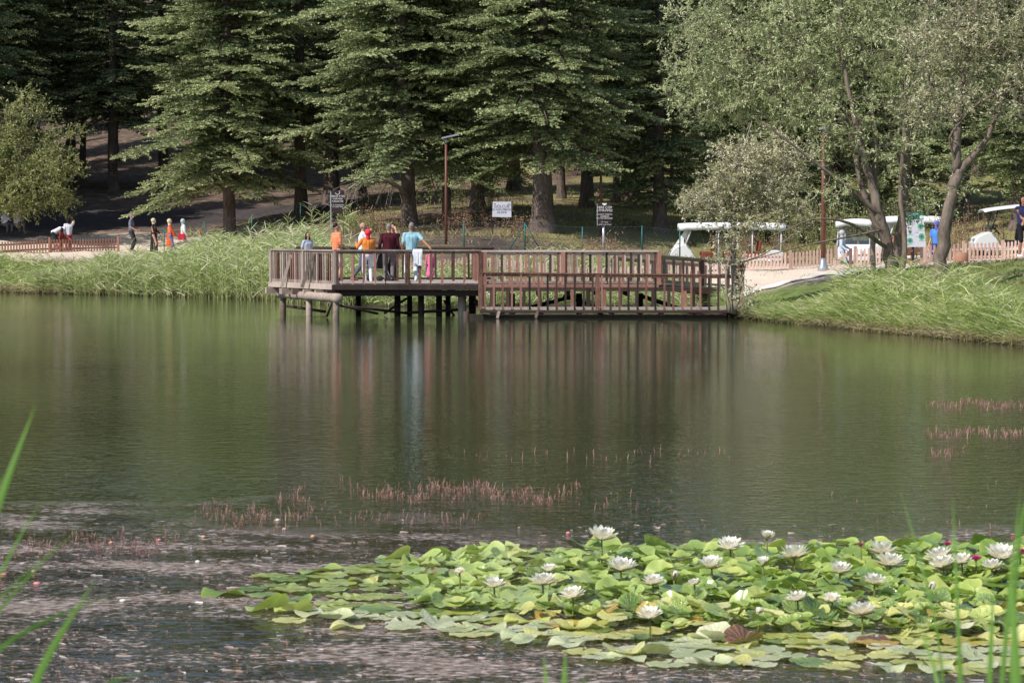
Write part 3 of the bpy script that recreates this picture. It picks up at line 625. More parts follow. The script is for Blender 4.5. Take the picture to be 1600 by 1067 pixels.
# floor boards clipped to the outline
import mathutils
def inside_x(y):
    xs_ = []
    for k in range(len(poly)):
        (x0, y0), (x1, y1) = poly[k], poly[(k + 1) % len(poly)]
        if (y0 <= y < y1) or (y1 <= y < y0): xs_.append(x0 + (x1 - x0) * (y - y0) / (y1 - y0))
    return sorted(xs_)
fb = MB(); y = 75.07
while y < 82.2:
    xx = inside_x(y)
    for k in range(0, len(xx) - 1, 2):
        if xx[k + 1] - xx[k] > .2: fb.box(xx[k] - .03, xx[k + 1] + .03, y - .066, y + .066, ZF - .045 + rng.uniform(-.003, .003), ZF + rng.uniform(-.003, .003))
    y += .142
padd(fb, 'floor_boards', 'floor_wood')
edge = MB()
def ebar(p, q, z0, z1, w=.07, out=0): edge.bar((p[0], p[1] - out, (z0 + z1) / 2), (q[0], q[1] - out, (z0 + z1) / 2), w, z1 - z0)
ebar((B[0] - .12, B[1]), (Cc[0] + .05, Cc[1]), .80, .965, .08, .06); ebar((B[0] + .15, B[1]), (Cc[0], Cc[1]), .62, .79, .12, -.12)
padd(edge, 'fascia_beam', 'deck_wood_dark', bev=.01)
edge = MB(); ebar((A[0] - .1, A[1] + .2), (B[0], B[1]), .80, .97, .08, .02); padd(edge, 'fascia_beam', 'deck_wood_grey', bev=.01)
edge = MB(); ebar((Cc[0] + .06, Cc[1]), E, .80, .97, .08, .02); padd(edge, 'fascia_beam', 'deck_wood', bev=.01)
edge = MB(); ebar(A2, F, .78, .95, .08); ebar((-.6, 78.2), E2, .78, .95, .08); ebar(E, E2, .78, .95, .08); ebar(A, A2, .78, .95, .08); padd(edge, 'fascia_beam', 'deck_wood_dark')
# joists under the left edge, ends showing
dv = (Vector((B[0], B[1], 0)) - Vector((A[0], A[1], 0))); 
for u in (.02, .25, .27, .44, .62, .80, .97):
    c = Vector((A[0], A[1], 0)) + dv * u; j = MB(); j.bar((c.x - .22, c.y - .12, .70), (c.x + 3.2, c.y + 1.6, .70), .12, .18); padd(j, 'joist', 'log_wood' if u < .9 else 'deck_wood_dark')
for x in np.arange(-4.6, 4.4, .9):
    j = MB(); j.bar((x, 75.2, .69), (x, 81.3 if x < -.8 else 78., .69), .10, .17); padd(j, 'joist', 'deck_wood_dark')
# the big log along the left edge, on three piles
L0 = np.array(W(436, 459, 80.3)); L1 = np.array(W(529, 466, 73.0)); lg = MB(); nn = 14; u = np.linspace(0, 1, nn)[:, None]
lg.tube(L0 * (1 - u) + L1 * u, .135 + .008 * np.sin(np.arange(nn) * 2.1), 16); padd(lg, 'log_beam', 'log_wood', True)
for px, Yp in ((442, 79.8), (483, 76.6), (525, 73.3)):
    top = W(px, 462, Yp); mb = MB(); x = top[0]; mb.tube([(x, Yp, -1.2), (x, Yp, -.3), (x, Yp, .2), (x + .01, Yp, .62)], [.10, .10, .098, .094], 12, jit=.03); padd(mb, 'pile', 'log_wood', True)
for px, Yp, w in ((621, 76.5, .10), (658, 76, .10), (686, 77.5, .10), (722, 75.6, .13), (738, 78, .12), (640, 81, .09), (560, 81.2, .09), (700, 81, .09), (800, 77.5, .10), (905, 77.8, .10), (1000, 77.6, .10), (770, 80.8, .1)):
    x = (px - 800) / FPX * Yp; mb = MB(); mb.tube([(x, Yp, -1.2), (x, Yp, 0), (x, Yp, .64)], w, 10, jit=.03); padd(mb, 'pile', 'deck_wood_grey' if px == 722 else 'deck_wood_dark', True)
for (a, b, w) in (((540, 478, 74.6), (640, 490, 76.2), .05), ((448, 478, 79), (508, 487, 77), .06), ((636, 466, 76.3), (600, 490, 76.3), .05), ((694, 470, 76.8), (712, 497, 76), .05), ((632, 489, 76.2), (716, 484, 76.0), .06), ((518, 474, 73.6), (511, 494, 74.2), .05),
                  ((590, 490, 75.4), (530, 477, 73.8), .05), ((742, 470, 75.8), (760, 486, 76.2), .10), ((800, 488, 77.2), (900, 462, 77.2), .08), ((960, 490, 77.2), (880, 462, 77.2), .08), ((1000, 462, 77.3), (1080, 488, 77.3), .09)):
    mb = MB(); mb.tube([W(*a), W(*b)], w * .75, 8); padd(mb, 'brace', 'deck_wood_dark', True)
# railings
lr = railing(pier, A, B, ZF - .04, ZF - .04, ZR - ZF + .04, 30, 'deck_wood_grey', (0, .52, 1), .05, .05, altmat='deck_wood'); lr.location = (-o0.x, -o0.y, 0)
fr = railing(pier, B, Cc, ZF - .04, ZF - .04, ZR - ZF + .04, 13, 'deck_wood', (.0, .49, 1.), .075, .045, rail_mat='deck_wood_grey', altmat='deck_wood_dark', seedv=2); fr.location = (-o0.x, -o0.y, 0)
fr2 = railing(pier, Cc, E, ZF - .04, ZF - .04, ZR - ZF + .02, 22, 'deck_wood', (.02, .46, 1.), .075, .045, rail_mat='deck_wood_grey', altmat='deck_wood_dark', seedv=3); fr2.location = (-o0.x, -o0.y, 0)
bk_ = railing(pier, A2, F, ZF - .04, ZF - .04, ZR - ZF + .10, 12, 'deck_wood_dark', (0, .5, .9), .06, .05, rail_mat='deck_wood_dark', seedv=4); bk_.location = (-o0.x, -o0.y, 0)
bk2 = railing(pier, (-1.2, 80.5), (-.9, 78.4), ZF - .04, ZF - .04, ZR - ZF, 6, 'deck_wood', (0, 1), .09, .05, seedv=5); bk2.location = (-o0.x, -o0.y, 0)
bk3 = railing(pier, (-.6, 78.3), E2, ZF - .04, ZF - .04, ZR - ZF - .03, 20, 'deck_wood_grey', (.0, .5, ), .06, .05, seedv=6); bk3.location = (-o0.x, -o0.y, 0)
# two slanting struts outside the left railing
for (a, b) in (((455, 398, 78.0), (440, 449, 78.2)), ((489, 396, 76.3), (472, 449, 76.6))):
    mb = MB(); mb.bar(W(*a), W(*b), .10, .06, (0, 1, 0)); padd(mb, 'strut', 'deck_wood_grey')
# ramp from the deck down to the bank
ramp = thing('access_ramp', 'timber ramp sloping from the raised deck down to the sandy bank', 'ramp', (5.5, 78, 0)); o0r = Vector(ramp.location)
r0a, r1a = (4.5, 76.2), (7.3, 79.4); r0b, r1b = (4.5, 78.0), (6.2, 80.6)
mb = MB(); zz0, zz1 = ZF - .02, .74
for k in range(26):
    u0 = k / 26; u1 = (k + .9) / 26; V = []
    for z_off in (-.05, 0):
        for (u_, s0, s1) in ((u0, r0a, r1a), (u1, r0a, r1a), (u1, r0b, r1b), (u0, r0b, r1b)):
            V.append((s0[0] + (s1[0] - s0[0]) * u_, s0[1] + (s1[1] - s0[1]) * u_, zz0 + (zz1 - zz0) * u_ + z_off))
    mb.add(V, [(0, 3, 2, 1), (4, 5, 6, 7), (0, 1, 5, 4), (1, 2, 6, 5), (2, 3, 7, 6), (3, 0, 4, 7)])
o = mb.build('floor_boards', M['floor_wood'], ramp); o.location = -o0r
mb = MB(); mb.bar((r0a[0], r0a[1], zz0 - .14), (r1a[0], r1a[1], zz1 - .14), .07, .17); mb.bar((r0b[0], r0b[1], zz0 - .14), (r1b[0], r1b[1], zz1 - .14), .07, .17); o = mb.build('side_beam', M['deck_wood'], ramp); o.location = -o0r
a_ = railing(ramp, r0a, r1a, zz0, zz1, .87, 9, 'deck_wood', (0, .5, 1), .09, .05, rail_mat='deck_wood_grey', seedv=8, altmat='deck_wood_grey'); a_.location = (-o0r.x, -o0r.y, 0)
a_ = railing(ramp, (3.2, 78.3), r1b, zz0, zz1, .80, 13, 'deck_wood_grey', (0, .5, 1), .08, .05, seedv=9); a_.location = (-o0r.x, -o0r.y, 0)
# low walkway in front
walk = thing('walkway', 'low timber walkway just above the water in front of the raised deck', 'walkway', (3.0, 74, 0)); o0w = Vector(walk.location)
ZW = .30; x0, x1 = -.95, 6.72
mb = MB(); x = x0
while x < x1: mb.box(x, x + .135, 73.32, 74.75, ZW - .045 + rng.uniform(-.002, .002), ZW + rng.uniform(-.003, .003)); x += .142
o = mb.build('floor_boards', M['floor_wood'], walk); o.location = -o0w
for z0_, z1_, yy, xa, xb, mt in ((.16, .245, 73.27, x0, x1 + .1, 'deck_wood_dark'), (-.02, .13, 73.42, x0 - .3, x1 - .4, 'deck_wood_dark')):
    mb = MB(); mb.bar((xa, yy, (z0_ + z1_) / 2), (xb, yy, (z0_ + z1_) / 2), .07, z1_ - z0_); o = mb.build('side_beam', M[mt], walk); bevel(o, .01, 1); o.location = -o0w
for x in (-1.35, -.3, .85, 2.6, 4.4, 6.3):
    mb = MB(); mb.tube([(x, 73.6, -1), (x, 73.6, .2)], .09, 10, jit=.03); o = mb.build('pile', M['deck_wood_dark'], walk, True); o.location = -o0w
for px in (777, 837): mb = MB(); mb.bar(W(px, 497, 73.2), W(px + 3, 486, 73.2), .08, .05, (0, 1, 0)); o = mb.build('cleat', M['log_wood'], walk); o.location = -o0w
w_ = railing(walk, (x0 + .02, 73.33), (x1, 73.33), ZW - .03, ZW - .10, 1.09, 29, 'deck_wood', (.0, .45, 1.), .06, .045, rail_mat='deck_wood', seedv=11, altmat='deck_wood_dark', lower=False, top_w=.08, top_h=.05); w_.location = (-o0w.x, -o0w.y, 0)
w2 = railing(walk, (x0 + .1, 74.72), (x1 - 1.3, 74.72), ZW - .03, ZW - .03, .62, 13, 'deck_wood_dark', (0, .5, 1.), .10, .04, seedv=12, altmat='deck_wood', lower=False, top_w=.06, top_h=.05); w2.location = (-o0w.x, -o0w.y, 0)
# ---------------------------------------------------------------- picket fences
def picket_fence(label, pts, mat, group=None, ph=.62, gap=.125, zoff=0.):
    """pts: bay corners (x, y); one post, two rails and one panel of pickets per bay"""
    f = thing('picket_fence', label, 'fence', (pts[0][0], pts[0][1], gz(*pts[0]))); of = Vector(f.location)
    for k in range(len(pts)):
        x, y = pts[k]; z = gz(x, y) + zoff; pm = MB(); pm.box(-.055, .055, -.05, .05, -.15, ph + .06)
        p = link('post', pm.mesh('post', M[mat]), f, (x - of.x, y - of.y, z - of.z)); bevel(p, .012, 1)
        if k == len(pts) - 1: break
        x1_, y1_ = pts[k + 1]; z1_ = gz(x1_, y1_) + zoff; a = Vector((x, y, z)); b = Vector((x1_, y1_, z1_))
        for hh in (.17, .45):
            rb = MB(); rb.bar(a + Vector((0, 0, hh)), b + Vector((0, 0, hh)), .03, .075); r_ = rb.build('rail', M[mat], f); r_.location = -of
        L = (b - a).length; n = max(2, int(L / gap)); pk = MB(); dr = (b - a).normalized(); nv = Vector((dr.y, -dr.x, 0))
        for m in range(n):
            u = (m + .6) / n * L
            if u < .06 or u > L - .06: continue
            c = a + dr * u + nv * .028; w = .036; h0 = .03; h1 = ph - .03 + random.uniform(-.012, .012)
            V = []
            for s_ in (0, 1):
                o_ = nv * (.018 * s_)
                for (dx, dz) in ((-w, h0), (w, h0), (w, h1 - .03), (w * .6, h1), (-w * .6, h1), (-w, h1 - .03)): q = c + dr * dx + o_; V.append((q.x, q.y, c.z - dr.z * 0 + dz))
            Qs = [(i_, (i_ + 1) % 6, 6 + (i_ + 1) % 6, 6 + i_) for i_ in range(6)]; pk.add(V, Qs + [(0, 5, 2, 1), (5, 4, 3, 2), (6, 7, 8, 11), (11, 8, 9, 10)])
        o = pk.build('pickets', M[mat], f); o.location = -of
    return f
def along(seq, bay=1.9):
    P = [np.array(s[:2]) for s in seq]; L = [0]
    for a, b in zip(P[:-1], P[1:]): L.append(L[-1] + np.linalg.norm(b - a))
    n = max(1, round(L[-1] / bay)); u = np.linspace(0, L[-1], n + 1); A_ = np.array(P)
    return [(float(np.interp(v, L, A_[:, 0])), float(np.interp(v, L, A_[:, 1]))) for v in u]
XY = lambda px, Y: ((px - 800) / FPX * Y, Y)
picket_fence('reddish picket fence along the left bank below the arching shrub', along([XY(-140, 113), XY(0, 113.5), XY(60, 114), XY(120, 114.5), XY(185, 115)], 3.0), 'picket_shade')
picket_fence('long pinkish picket fence behind the deck in front of the wire fence', along([XY(640, 90), XY(760, 89.3), XY(1080, 88.6), XY(1135, 88.4)], 2.4), 'picket_wood')
picket_fence('pinkish picket fence on the sand between the sapling and the gate steps', along([XY(1163, 88.3), XY(1240, 87.8), XY(1306, 88)], 1.6), 'picket_wood')
picket_fence('short picket gate left of the willow trunks', along([XY(1336, 86.2), XY(1388, 86)], 1.4), 'picket_wood', ph=.72)
picket_fence('pinkish picket fence in front of the open cart at the right', along([XY(1444, 88), XY(1520, 87.5), XY(1580, 87), XY(1690, 86)], 1.35), 'picket_wood', ph=.68)
# steps flanks beside the gate
def small(name, label, cat, parts, group=None):
    """parts: (part name, MB, material, smooth) in world coordinates; the first vertex mean gives the base"""
    c = parts[0][1].V[0].mean(0); b = Vector((c[0], c[1], min(v[:, 2].min() for v in parts[0][1].V))); t = thing(name, label, cat, b, 0, group)
    for pn, mb, mt, sm_ in parts:
        o = mb.build(pn, M[mt], t, sm_); o.location = -b
    return t
def P3(px, py, Y): return W(px, py, Y)
mb1 = MB().bar(P3(1303, 414, 86.4), P3(1328, 394, 86.4), .07, .13, (0, 0, 1)); mb2 = MB().bar(P3(1304, 420, 86.4), P3(1304, 404, 86.4), .09, .09, (0, 1, 0)); mb3 = MB().bar(P3(1329, 424, 86.4), P3(1329, 388, 86.4), .10, .10, (0, 1, 0))
small('handrail', 'short sloping timber handrail at the left of the fence gate', 'handrail', [('post', mb2, 'picket_wood', False), ('post', mb3, 'picket_wood', False), ('rail', mb1, 'picket_wood', False)])
mb1 = MB().bar(P3(1441, 416, 84.5), P3(1462, 398, 84.5), .07, .12, (0, 0, 1)); mb3 = MB().bar(P3(1440, 422, 84.8), P3(1440, 384, 84.8), .10, .10, (0, 1, 0))
small('handrail', 'short sloping timber handrail between the map board and the forked tree', 'handrail', [('post', mb3, 'picket_wood', False), ('rail', mb1, 'picket_wood', False)])
mb1 = MB(); mb1.bar(P3(1408, 392, 85.5), P3(1440, 391, 85.5), .06, .12); mb2 = MB(); mb2.bar(P3(1408, 410, 85.5), P3(1440, 409, 85.5), .06, .10); mb3 = MB()
for px in (1416, 1424, 1432): mb3.bar(P3(px, 412, 85.55), P3(px, 386, 85.55), .045, .03, (0, 1, 0))
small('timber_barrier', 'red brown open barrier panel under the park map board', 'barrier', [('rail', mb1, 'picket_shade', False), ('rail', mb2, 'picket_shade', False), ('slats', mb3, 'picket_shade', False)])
# cut log bin
cx_, cy_, cz_ = G(1502, 85.5); mb = MB(); cz_ = W(1502, 413, 85.5)[2]
mb.tube([(cx_, cy_, cz_ - .1), (cx_, cy_, cz_ + .2), (cx_, cy_, cz_ + .4)], [.24, .23, .225], 18, jit=.02)
t = thing('tree_stump', 'short reddish cut stump standing before the picket fence right of the forked tree', 'stump', (cx_, cy_, cz_)); o = mb.build('stump', M['picket_shade'], t, True); o.location = -Vector(t.location)
mb = MB(); mb.tube([(cx_, cy_, cz_ + .395), (cx_, cy_, cz_ + .408)], [.21, .205], 18); o = mb.build('cut_face', M['log_wood'], t); o.location = -Vector(t.location)
# ---------------------------------------------------------------- lamps
def lamp(px, ytop, ybase, Y, label, r=.055, head=True, base=False):
    b = Vector(W(px, ybase, Y)); g = gz(b.x, b.y); b.z = min(b.z, g); H = W(px, ytop, Y)[2] - b.z
    t = thing('street_lamp', label, 'street lamp', b); mb = MB(); mb.tube([(0, 0, 0), (0, 0, H * .5), (0, 0, H - .12)], [r * 1.15, r, r * .85], 10); mb.build('pole', M['brown_paint'], t, True)
    mb = MB(); mb.tube([(0, 0, H - .2), (0, 0, H + .06)], .035, 8); mb.build('bracket', M['grey_metal'], t, True)
    mb = MB(); R = Matrix.Translation((.10, 0, H + .12)) @ Matrix.Rotation(-.22, 4, 'Y') @ Matrix.Rotation(.12, 4, 'X'); mb.box(-.28, .38, -.17, .17, -.02, .025, R); o = mb.build('lamp_head', M['grey_metal'], t); bevel(o, .015, 2)
    mb = MB(); mb.box(-.24, .34, -.15, .15, .028, .034, R); mb.build('solar_panel', M['solar_glass'], o)
    if base: mb = MB(); mb.tube([(0, 0, -.1), (0, 0, .08), (0, 0, .2), (0, 0, .42)], [.2, .18, .12, .08], 12); mb.build('footing', M['grey_metal'], t, True)
    return t
lamp(697, 219, 394, 98, 'tall reddish pole lamp with a flat solar head behind the deck', .055)
lamp(1286, 205, 418, 85.5, 'reddish pole lamp with a grey footing in front of the right fence', .075, base=True)
# ---------------------------------------------------------------- signs
def board(parent, name, w, h, mat, loc, rz=0, th=.03, rx=0, ry=0):
    mb = MB(); mb.box(-w / 2, w / 2, -th / 2, th / 2, 0, h); o = mb.build(name, M[mat], parent); o.location = loc; o.rotation_euler = (rx, ry, rz); bevel(o, .006, 1); return o
def letter(parent, txt, size, mat, x, z, y=-.018, sx=1.):
    o = link('lettering', text_mesh(txt, size, M[mat]), parent, (x, y, z), (PI / 2, 0, 0)); o.scale = (sx, 1, 1); return o
def disc(parent, name, r, mat, x, z, y=-.019, sx=1., seg=20, half=False, th=.004):
    V = [(0, 0, 0)]; a0, a1 = (PI, 2 * PI) if half else (0, 2 * PI)
    for k in range(seg + 1): a = a0 + (a1 - a0) * k / seg; V.append((math.cos(a) * r * sx, 0, math.sin(a) * r))
    mb = MB(); mb.add(V, [], [(0, k + 1, k + 2) for k in range(seg)]); return mb.build(name, M[mat], parent, False, (x, y, z))
# dark brown notice in front (right)
Y_s = 93; b = Vector(W(943, 405, Y_s)); s_ = Y_s / FPX
t = thing('notice_sign', 'dark brown notice with white lettering on a pale pole behind the deck', 'sign', (b.x, b.y, gz(b.x, b.y))); zb = W(943, 353, Y_s)[2] - t.location.z
mb = MB(); mb.tube([(0, .03, 0), (0, .03, zb + .15)], .05, 9); mb.build('pole', M['grey_metal'], t, True)
p = board(t, 'panel', 21 * s_, 36 * s_, 'sign_brown', (.03, -.05, zb)); mb = MB(); mb.box(-11.7 * s_, -10.6 * s_, -.03, .03, .0, 34 * s_); mb.build('side_strip', M['grey_metal'], p)
letter(p, 'YERE ÇÖP', .125, 'letter_white', 0, 28.2 * s_, -.025); letter(p, 'ATMAYINIZ', .115, 'letter_white', 0, 23.7 * s_, -.025)
for k, s in enumerate(('DO NOT THROW', 'GARBAGE', 'ON THE GROUND')): letter(p, s, .072, 'letter_white', 0, (17.6 - 3. * k) * s_, -.025)
letter(p, 'لا ترمي', .07, 'letter_white', 0, 6.2 * s_, -.025); letter(p, 'القمامة على الأرض', .06, 'letter_white', 0, 2.3 * s_, -.025); disc(p, 'emblem', 3.6 * s_, 'letter_white', 0, 35.2 * s_, -.024, half=True)
# brown notice on the left, among reeds
Y_s = 104; s_ = Y_s / FPX; b = Vector(W(527, 350, Y_s)); g_ = gz(b.x, b.y); t = thing('notice_sign', 'brown notice with pale lettering half hidden by the dead branch and reeds', 'sign', (b.x, b.y, g_)); zb = W(527, 334, Y_s)[2] - g_
for xx in (-.27, .27): mb = MB(); mb.box(xx - .025, xx + .025, .0, .05, -.1, zb + 34 * s_); mb.build('post', M['grey_metal'] if xx < 0 else M['sign_brown'], t)
p = board(t, 'panel', 20 * s_, 36 * s_, 'sign_brown', (.02, -.03, zb))
letter(p, 'YERDE ATEŞ', .105, 'letter_white', 0, 27 * s_); letter(p, 'YAKMAK', .105, 'letter_white', 0, 23 * s_); letter(p, 'YASAKTIR', .105, 'letter_white', 0, 19 * s_); letter(p, 'IT IS FORBIDDEN', .07, 'letter_white', 0, 13.2 * s_); letter(p, 'TO LIGHT FIRE', .07, 'letter_white', 0, 10.4 * s_)
mb = MB(); a_ = np.linspace(PI * 1.05, PI * 2.3, 12); mb.tube([(math.cos(k) * .09, 0, math.sin(k) * .09) for k in a_], .012, 5); mb.build('emblem', M['letter_white'], p, False, (0, -.02, 33 * s_))
# white notice board on two thin legs
Y_s = 104; s_ = Y_s / FPX; b = Vector(W(784, 360, Y_s)); g_ = gz(b.x, b.y); t = thing('notice_board', 'white notice board on two thin dark legs on the slope behind the deck', 'sign', (b.x, b.y, g_)); zb = W(784, 339, Y_s)[2] - g_
for xx in (-14 * s_, 15.3 * s_): mb = MB(); mb.box(xx - .018, xx + .018, .02, .05, -.2, zb + 24 * s_); mb.build('leg', M['dark_metal'], t)
mb = MB(); w0 = 15. * s_; mb.add([(-w0, 0, 0), (w0, 0, -.02), (w0 * .98, 0, 23.5 * s_), (-w0 * .93, 0, 23.5 * s_), (-w0, .03, 0), (w0, .03, -.02), (w0 * .98, .03, 23.5 * s_), (-w0 * .93, .03, 23.5 * s_)], [(0, 1, 2, 3), (7, 6, 5, 4), (0, 4, 5, 1), (1, 5, 6, 2), (2, 6, 7, 3), (3, 7, 4, 0)])
p = mb.build('panel', M['sign_white'], t, False, (0, -.02, zb))
letter(p, 'GÖLCÜK', .16, 'letter_dark', 0, 16 * s_, -.004); letter(p, 'SU KAPLUMBAĞASI', .125, 'letter_dark', .03, 11.3 * s_, -.004, .78); letter(p, 'ALANI', .14, 'letter_dark', 0, 7 * s_, -.004)
disc(p, 'emblem', .06, 'grey_metal', .3, 19 * s_, -.004); mb = MB(); mb.box(-.04, .04, 0, .004, -.015, .015); mb.build('emblem', M['letter_dark'], p, False, (-.29, -.006, 20 * s_))
# small sign high on a pole
Y_s = 108; s_ = Y_s / FPX; b = Vector(W(939, 318, Y_s)); g_ = gz(b.x, b.y); t = thing('pole_sign', 'small brown and white sign high on a brown pole in front of the wood', 'sign', (b.x, b.y, g_)); ztop = W(939, 243, Y_s)[2] - g_
mb = MB(); mb.tube([(0, 0, -.1), (0, 0, ztop - .05)], .055, 8); mb.build('pole', M['brown_paint'], t, True); p = board(t, 'panel', 7.5 * s_, 21 * s_, 'brown_paint', (.03, -.07, ztop - 21 * s_)); disc(p, 'panel_top', 3.6 * s_, 'brown_paint', 0, 21 * s_, -.0)
mb = MB(); mb.box(-2.8 * s_, 2.8 * s_, -.02, -.016, 9 * s_, 15 * s_); mb.build('white_label', M['letter_white'], p); mb = MB(); mb.box(-2.4 * s_, 2.4 * s_, -.02, -.016, 4.5 * s_, 6.2 * s_); mb.build('white_label', M['letter_white'], p)
# park map board, green and white, tapering upward
Y_s = 84.5; s_ = Y_s / FPX; b = Vector(W(1428, 415, Y_s)); t = thing('map_board', 'tall white park information board with green header and round green icons', 'sign', (b.x, b.y, b.z - .1)); zb = W(1428, 386, Y_s)[2] - t.location.z; hB = 52 * s_
for xx in (-.02,): mb = MB(); mb.tube([(xx, .08, -.1), (xx, .08, zb + .2)], .04, 8); mb.build('leg', M['dark_metal'], t, True)
mb = MB(); wb, wt = 18.5 * s_, 14 * s_; mb.add([(-wb, 0, 0), (wb, 0, 0), (wt, 0, hB), (-wt, 0, hB), (-wb, .04, 0), (wb, .04, 0), (wt, .04, hB), (-wt, .04, hB)], [(0, 1, 2, 3), (7, 6, 5, 4), (0, 4, 5, 1), (1, 5, 6, 2), (2, 6, 7, 3), (3, 7, 4, 0)])
p = mb.build('panel', M['sign_white'], t, False, (0, 0, zb)); h0 = 43 * s_; w1 = wb + (wt - wb) * .84
mb = MB(); n_ = 10; V = [(-w1, -.004, h0), (w1, -.004, h0), (wt, -.004, hB)] + [(wt * math.cos(a), -.004, hB + .055 * math.sin(a)) for a in np.linspace(.3, PI - .3, n_)] + [(-wt, -.004, hB)]; mb.add(V, [], [(0, k, k + 1) for k in range(1, len(V) - 1)]); mb.build('header', M['sign_green'], p)
for k, (x_, tx) in enumerate(((-.06, 'GÖLCÜK TABİAT PARKI'), (-.09, 'ZİYARETÇİ KURALLARI'), (-.12, 'PARK RULES'))): letter(p, tx, .055, 'letter_white', x_, h0 + .17 - .06 * k, -.009, .72)
disc(p, 'emblem', .06, 'letter_white', 11 * s_, hB - .12, -.009)
for (x_, z_, r_, sx) in ((-.14, 10 * s_, .092, 1), (.21, 32 * s_, .10, .9), (.25, 16 * s_, .11, .9), (-.14, 24 * s_, .085, .6), (-.13, 39.5 * s_, .06, 1.3)):
    d_ = disc(p, 'icon', r_, 'icon_green', x_, z_, -.006, sx)
    mb = MB(); mb.box(-.045, .045, 0, .003, -.01, .01); mb.box(-.012, .012, -.0005, .0025, -.05, .05); mb.build('pictogram', M['letter_dark'], d_, False, (0, -.005, 0))
    mb = MB(); mb.box(-.10, .10, 0, .003, -.006, .006); mb.build('caption', M['grey_metal'], p, False, (x_, -.005, z_ - r_ - .03))
for k in range(7):
    x_ = random.uniform(-.3, .3); z_ = random.uniform(.05, h0 - .05); mb = MB(); w = random.uniform(.02, .06); mb.box(-w, w, 0, .003, -.005, .005); mb.build('caption', M['grey_metal'], p, False, (x_, -.0045 - .0004 * k, z_))
# ---------------------------------------------------------------- green wire fence with braced corner posts
def wire_fence(label, pts, h=1.15, mesh=True, dens=.22, braces=()):
    f = thing('wire_fence', label, 'fence', (pts[0][0], pts[0][1], gz(*pts[0]))); of = Vector(f.location)
    for k, (x, y) in enumerate(pts):
        z = gz(x, y); mb = MB(); mb.tube([(x, y, z - .1), (x, y, z + h)], .028, 7); o = mb.build('post', M['steel_teal'], f, True); o.location = -of
        if k in braces:
            for s_ in (-1, 1): mb = MB(); mb.tube([(x, y, z + h * .95), (x + s_ * .62, y - .05, z)], .024, 6); o = mb.build('brace', M['steel_teal'], f, True); o.location = -of
    wr = MB()
    for (x, y), (x1, y1) in zip(pts[:-1], pts[1:]):
        z = gz(x, y); z1 = gz(x1, y1); a = np.array([x, y, z]); b_ = np.array([x1, y1, z1]); L = np.linalg.norm(b_ - a); d = (b_ - a) / L
        for hh in (.05, h * .5, h - .04): wr.tube([a + [0, 0, hh], b_ + [0, 0, hh]], .007, 3, cap=False)
        if mesh:
            n = int(L / dens)
            for m in range(-int(h / dens) - 1, n + 1):
                for sg in (1, -1):
                    u0 = m * dens; u1 = u0 + h; c0, c1 = max(0, u0), min(L, u1)
                    if c1 <= c0: continue
                    za = (c0 - u0); zb_ = (c1 - u0)
                    if sg < 0: za, zb_ = h - za, h - zb_
                    wr.tube([a + d * c0 + [0, 0, za], a + d * c1 + [0, 0, zb_]], .0034, 3, cap=False)
    o = wr.build('wire', M['wire'], f); o.location = -of; return f
wire_fence('green post and wire fence crossing behind the picket fence', [XY(640, 96), XY(725, 96), XY(820, 96), XY(910, 96), XY(1003, 96), XY(1062, 96.5)], 1.1, True, .16, (2,))
wire_fence('green post and wire fence on the bank left of the sign', [XY(257, 116.5), XY(320, 117.2), XY(394, 117.5), XY(470, 118)], 1.2, True, .3, (0,))
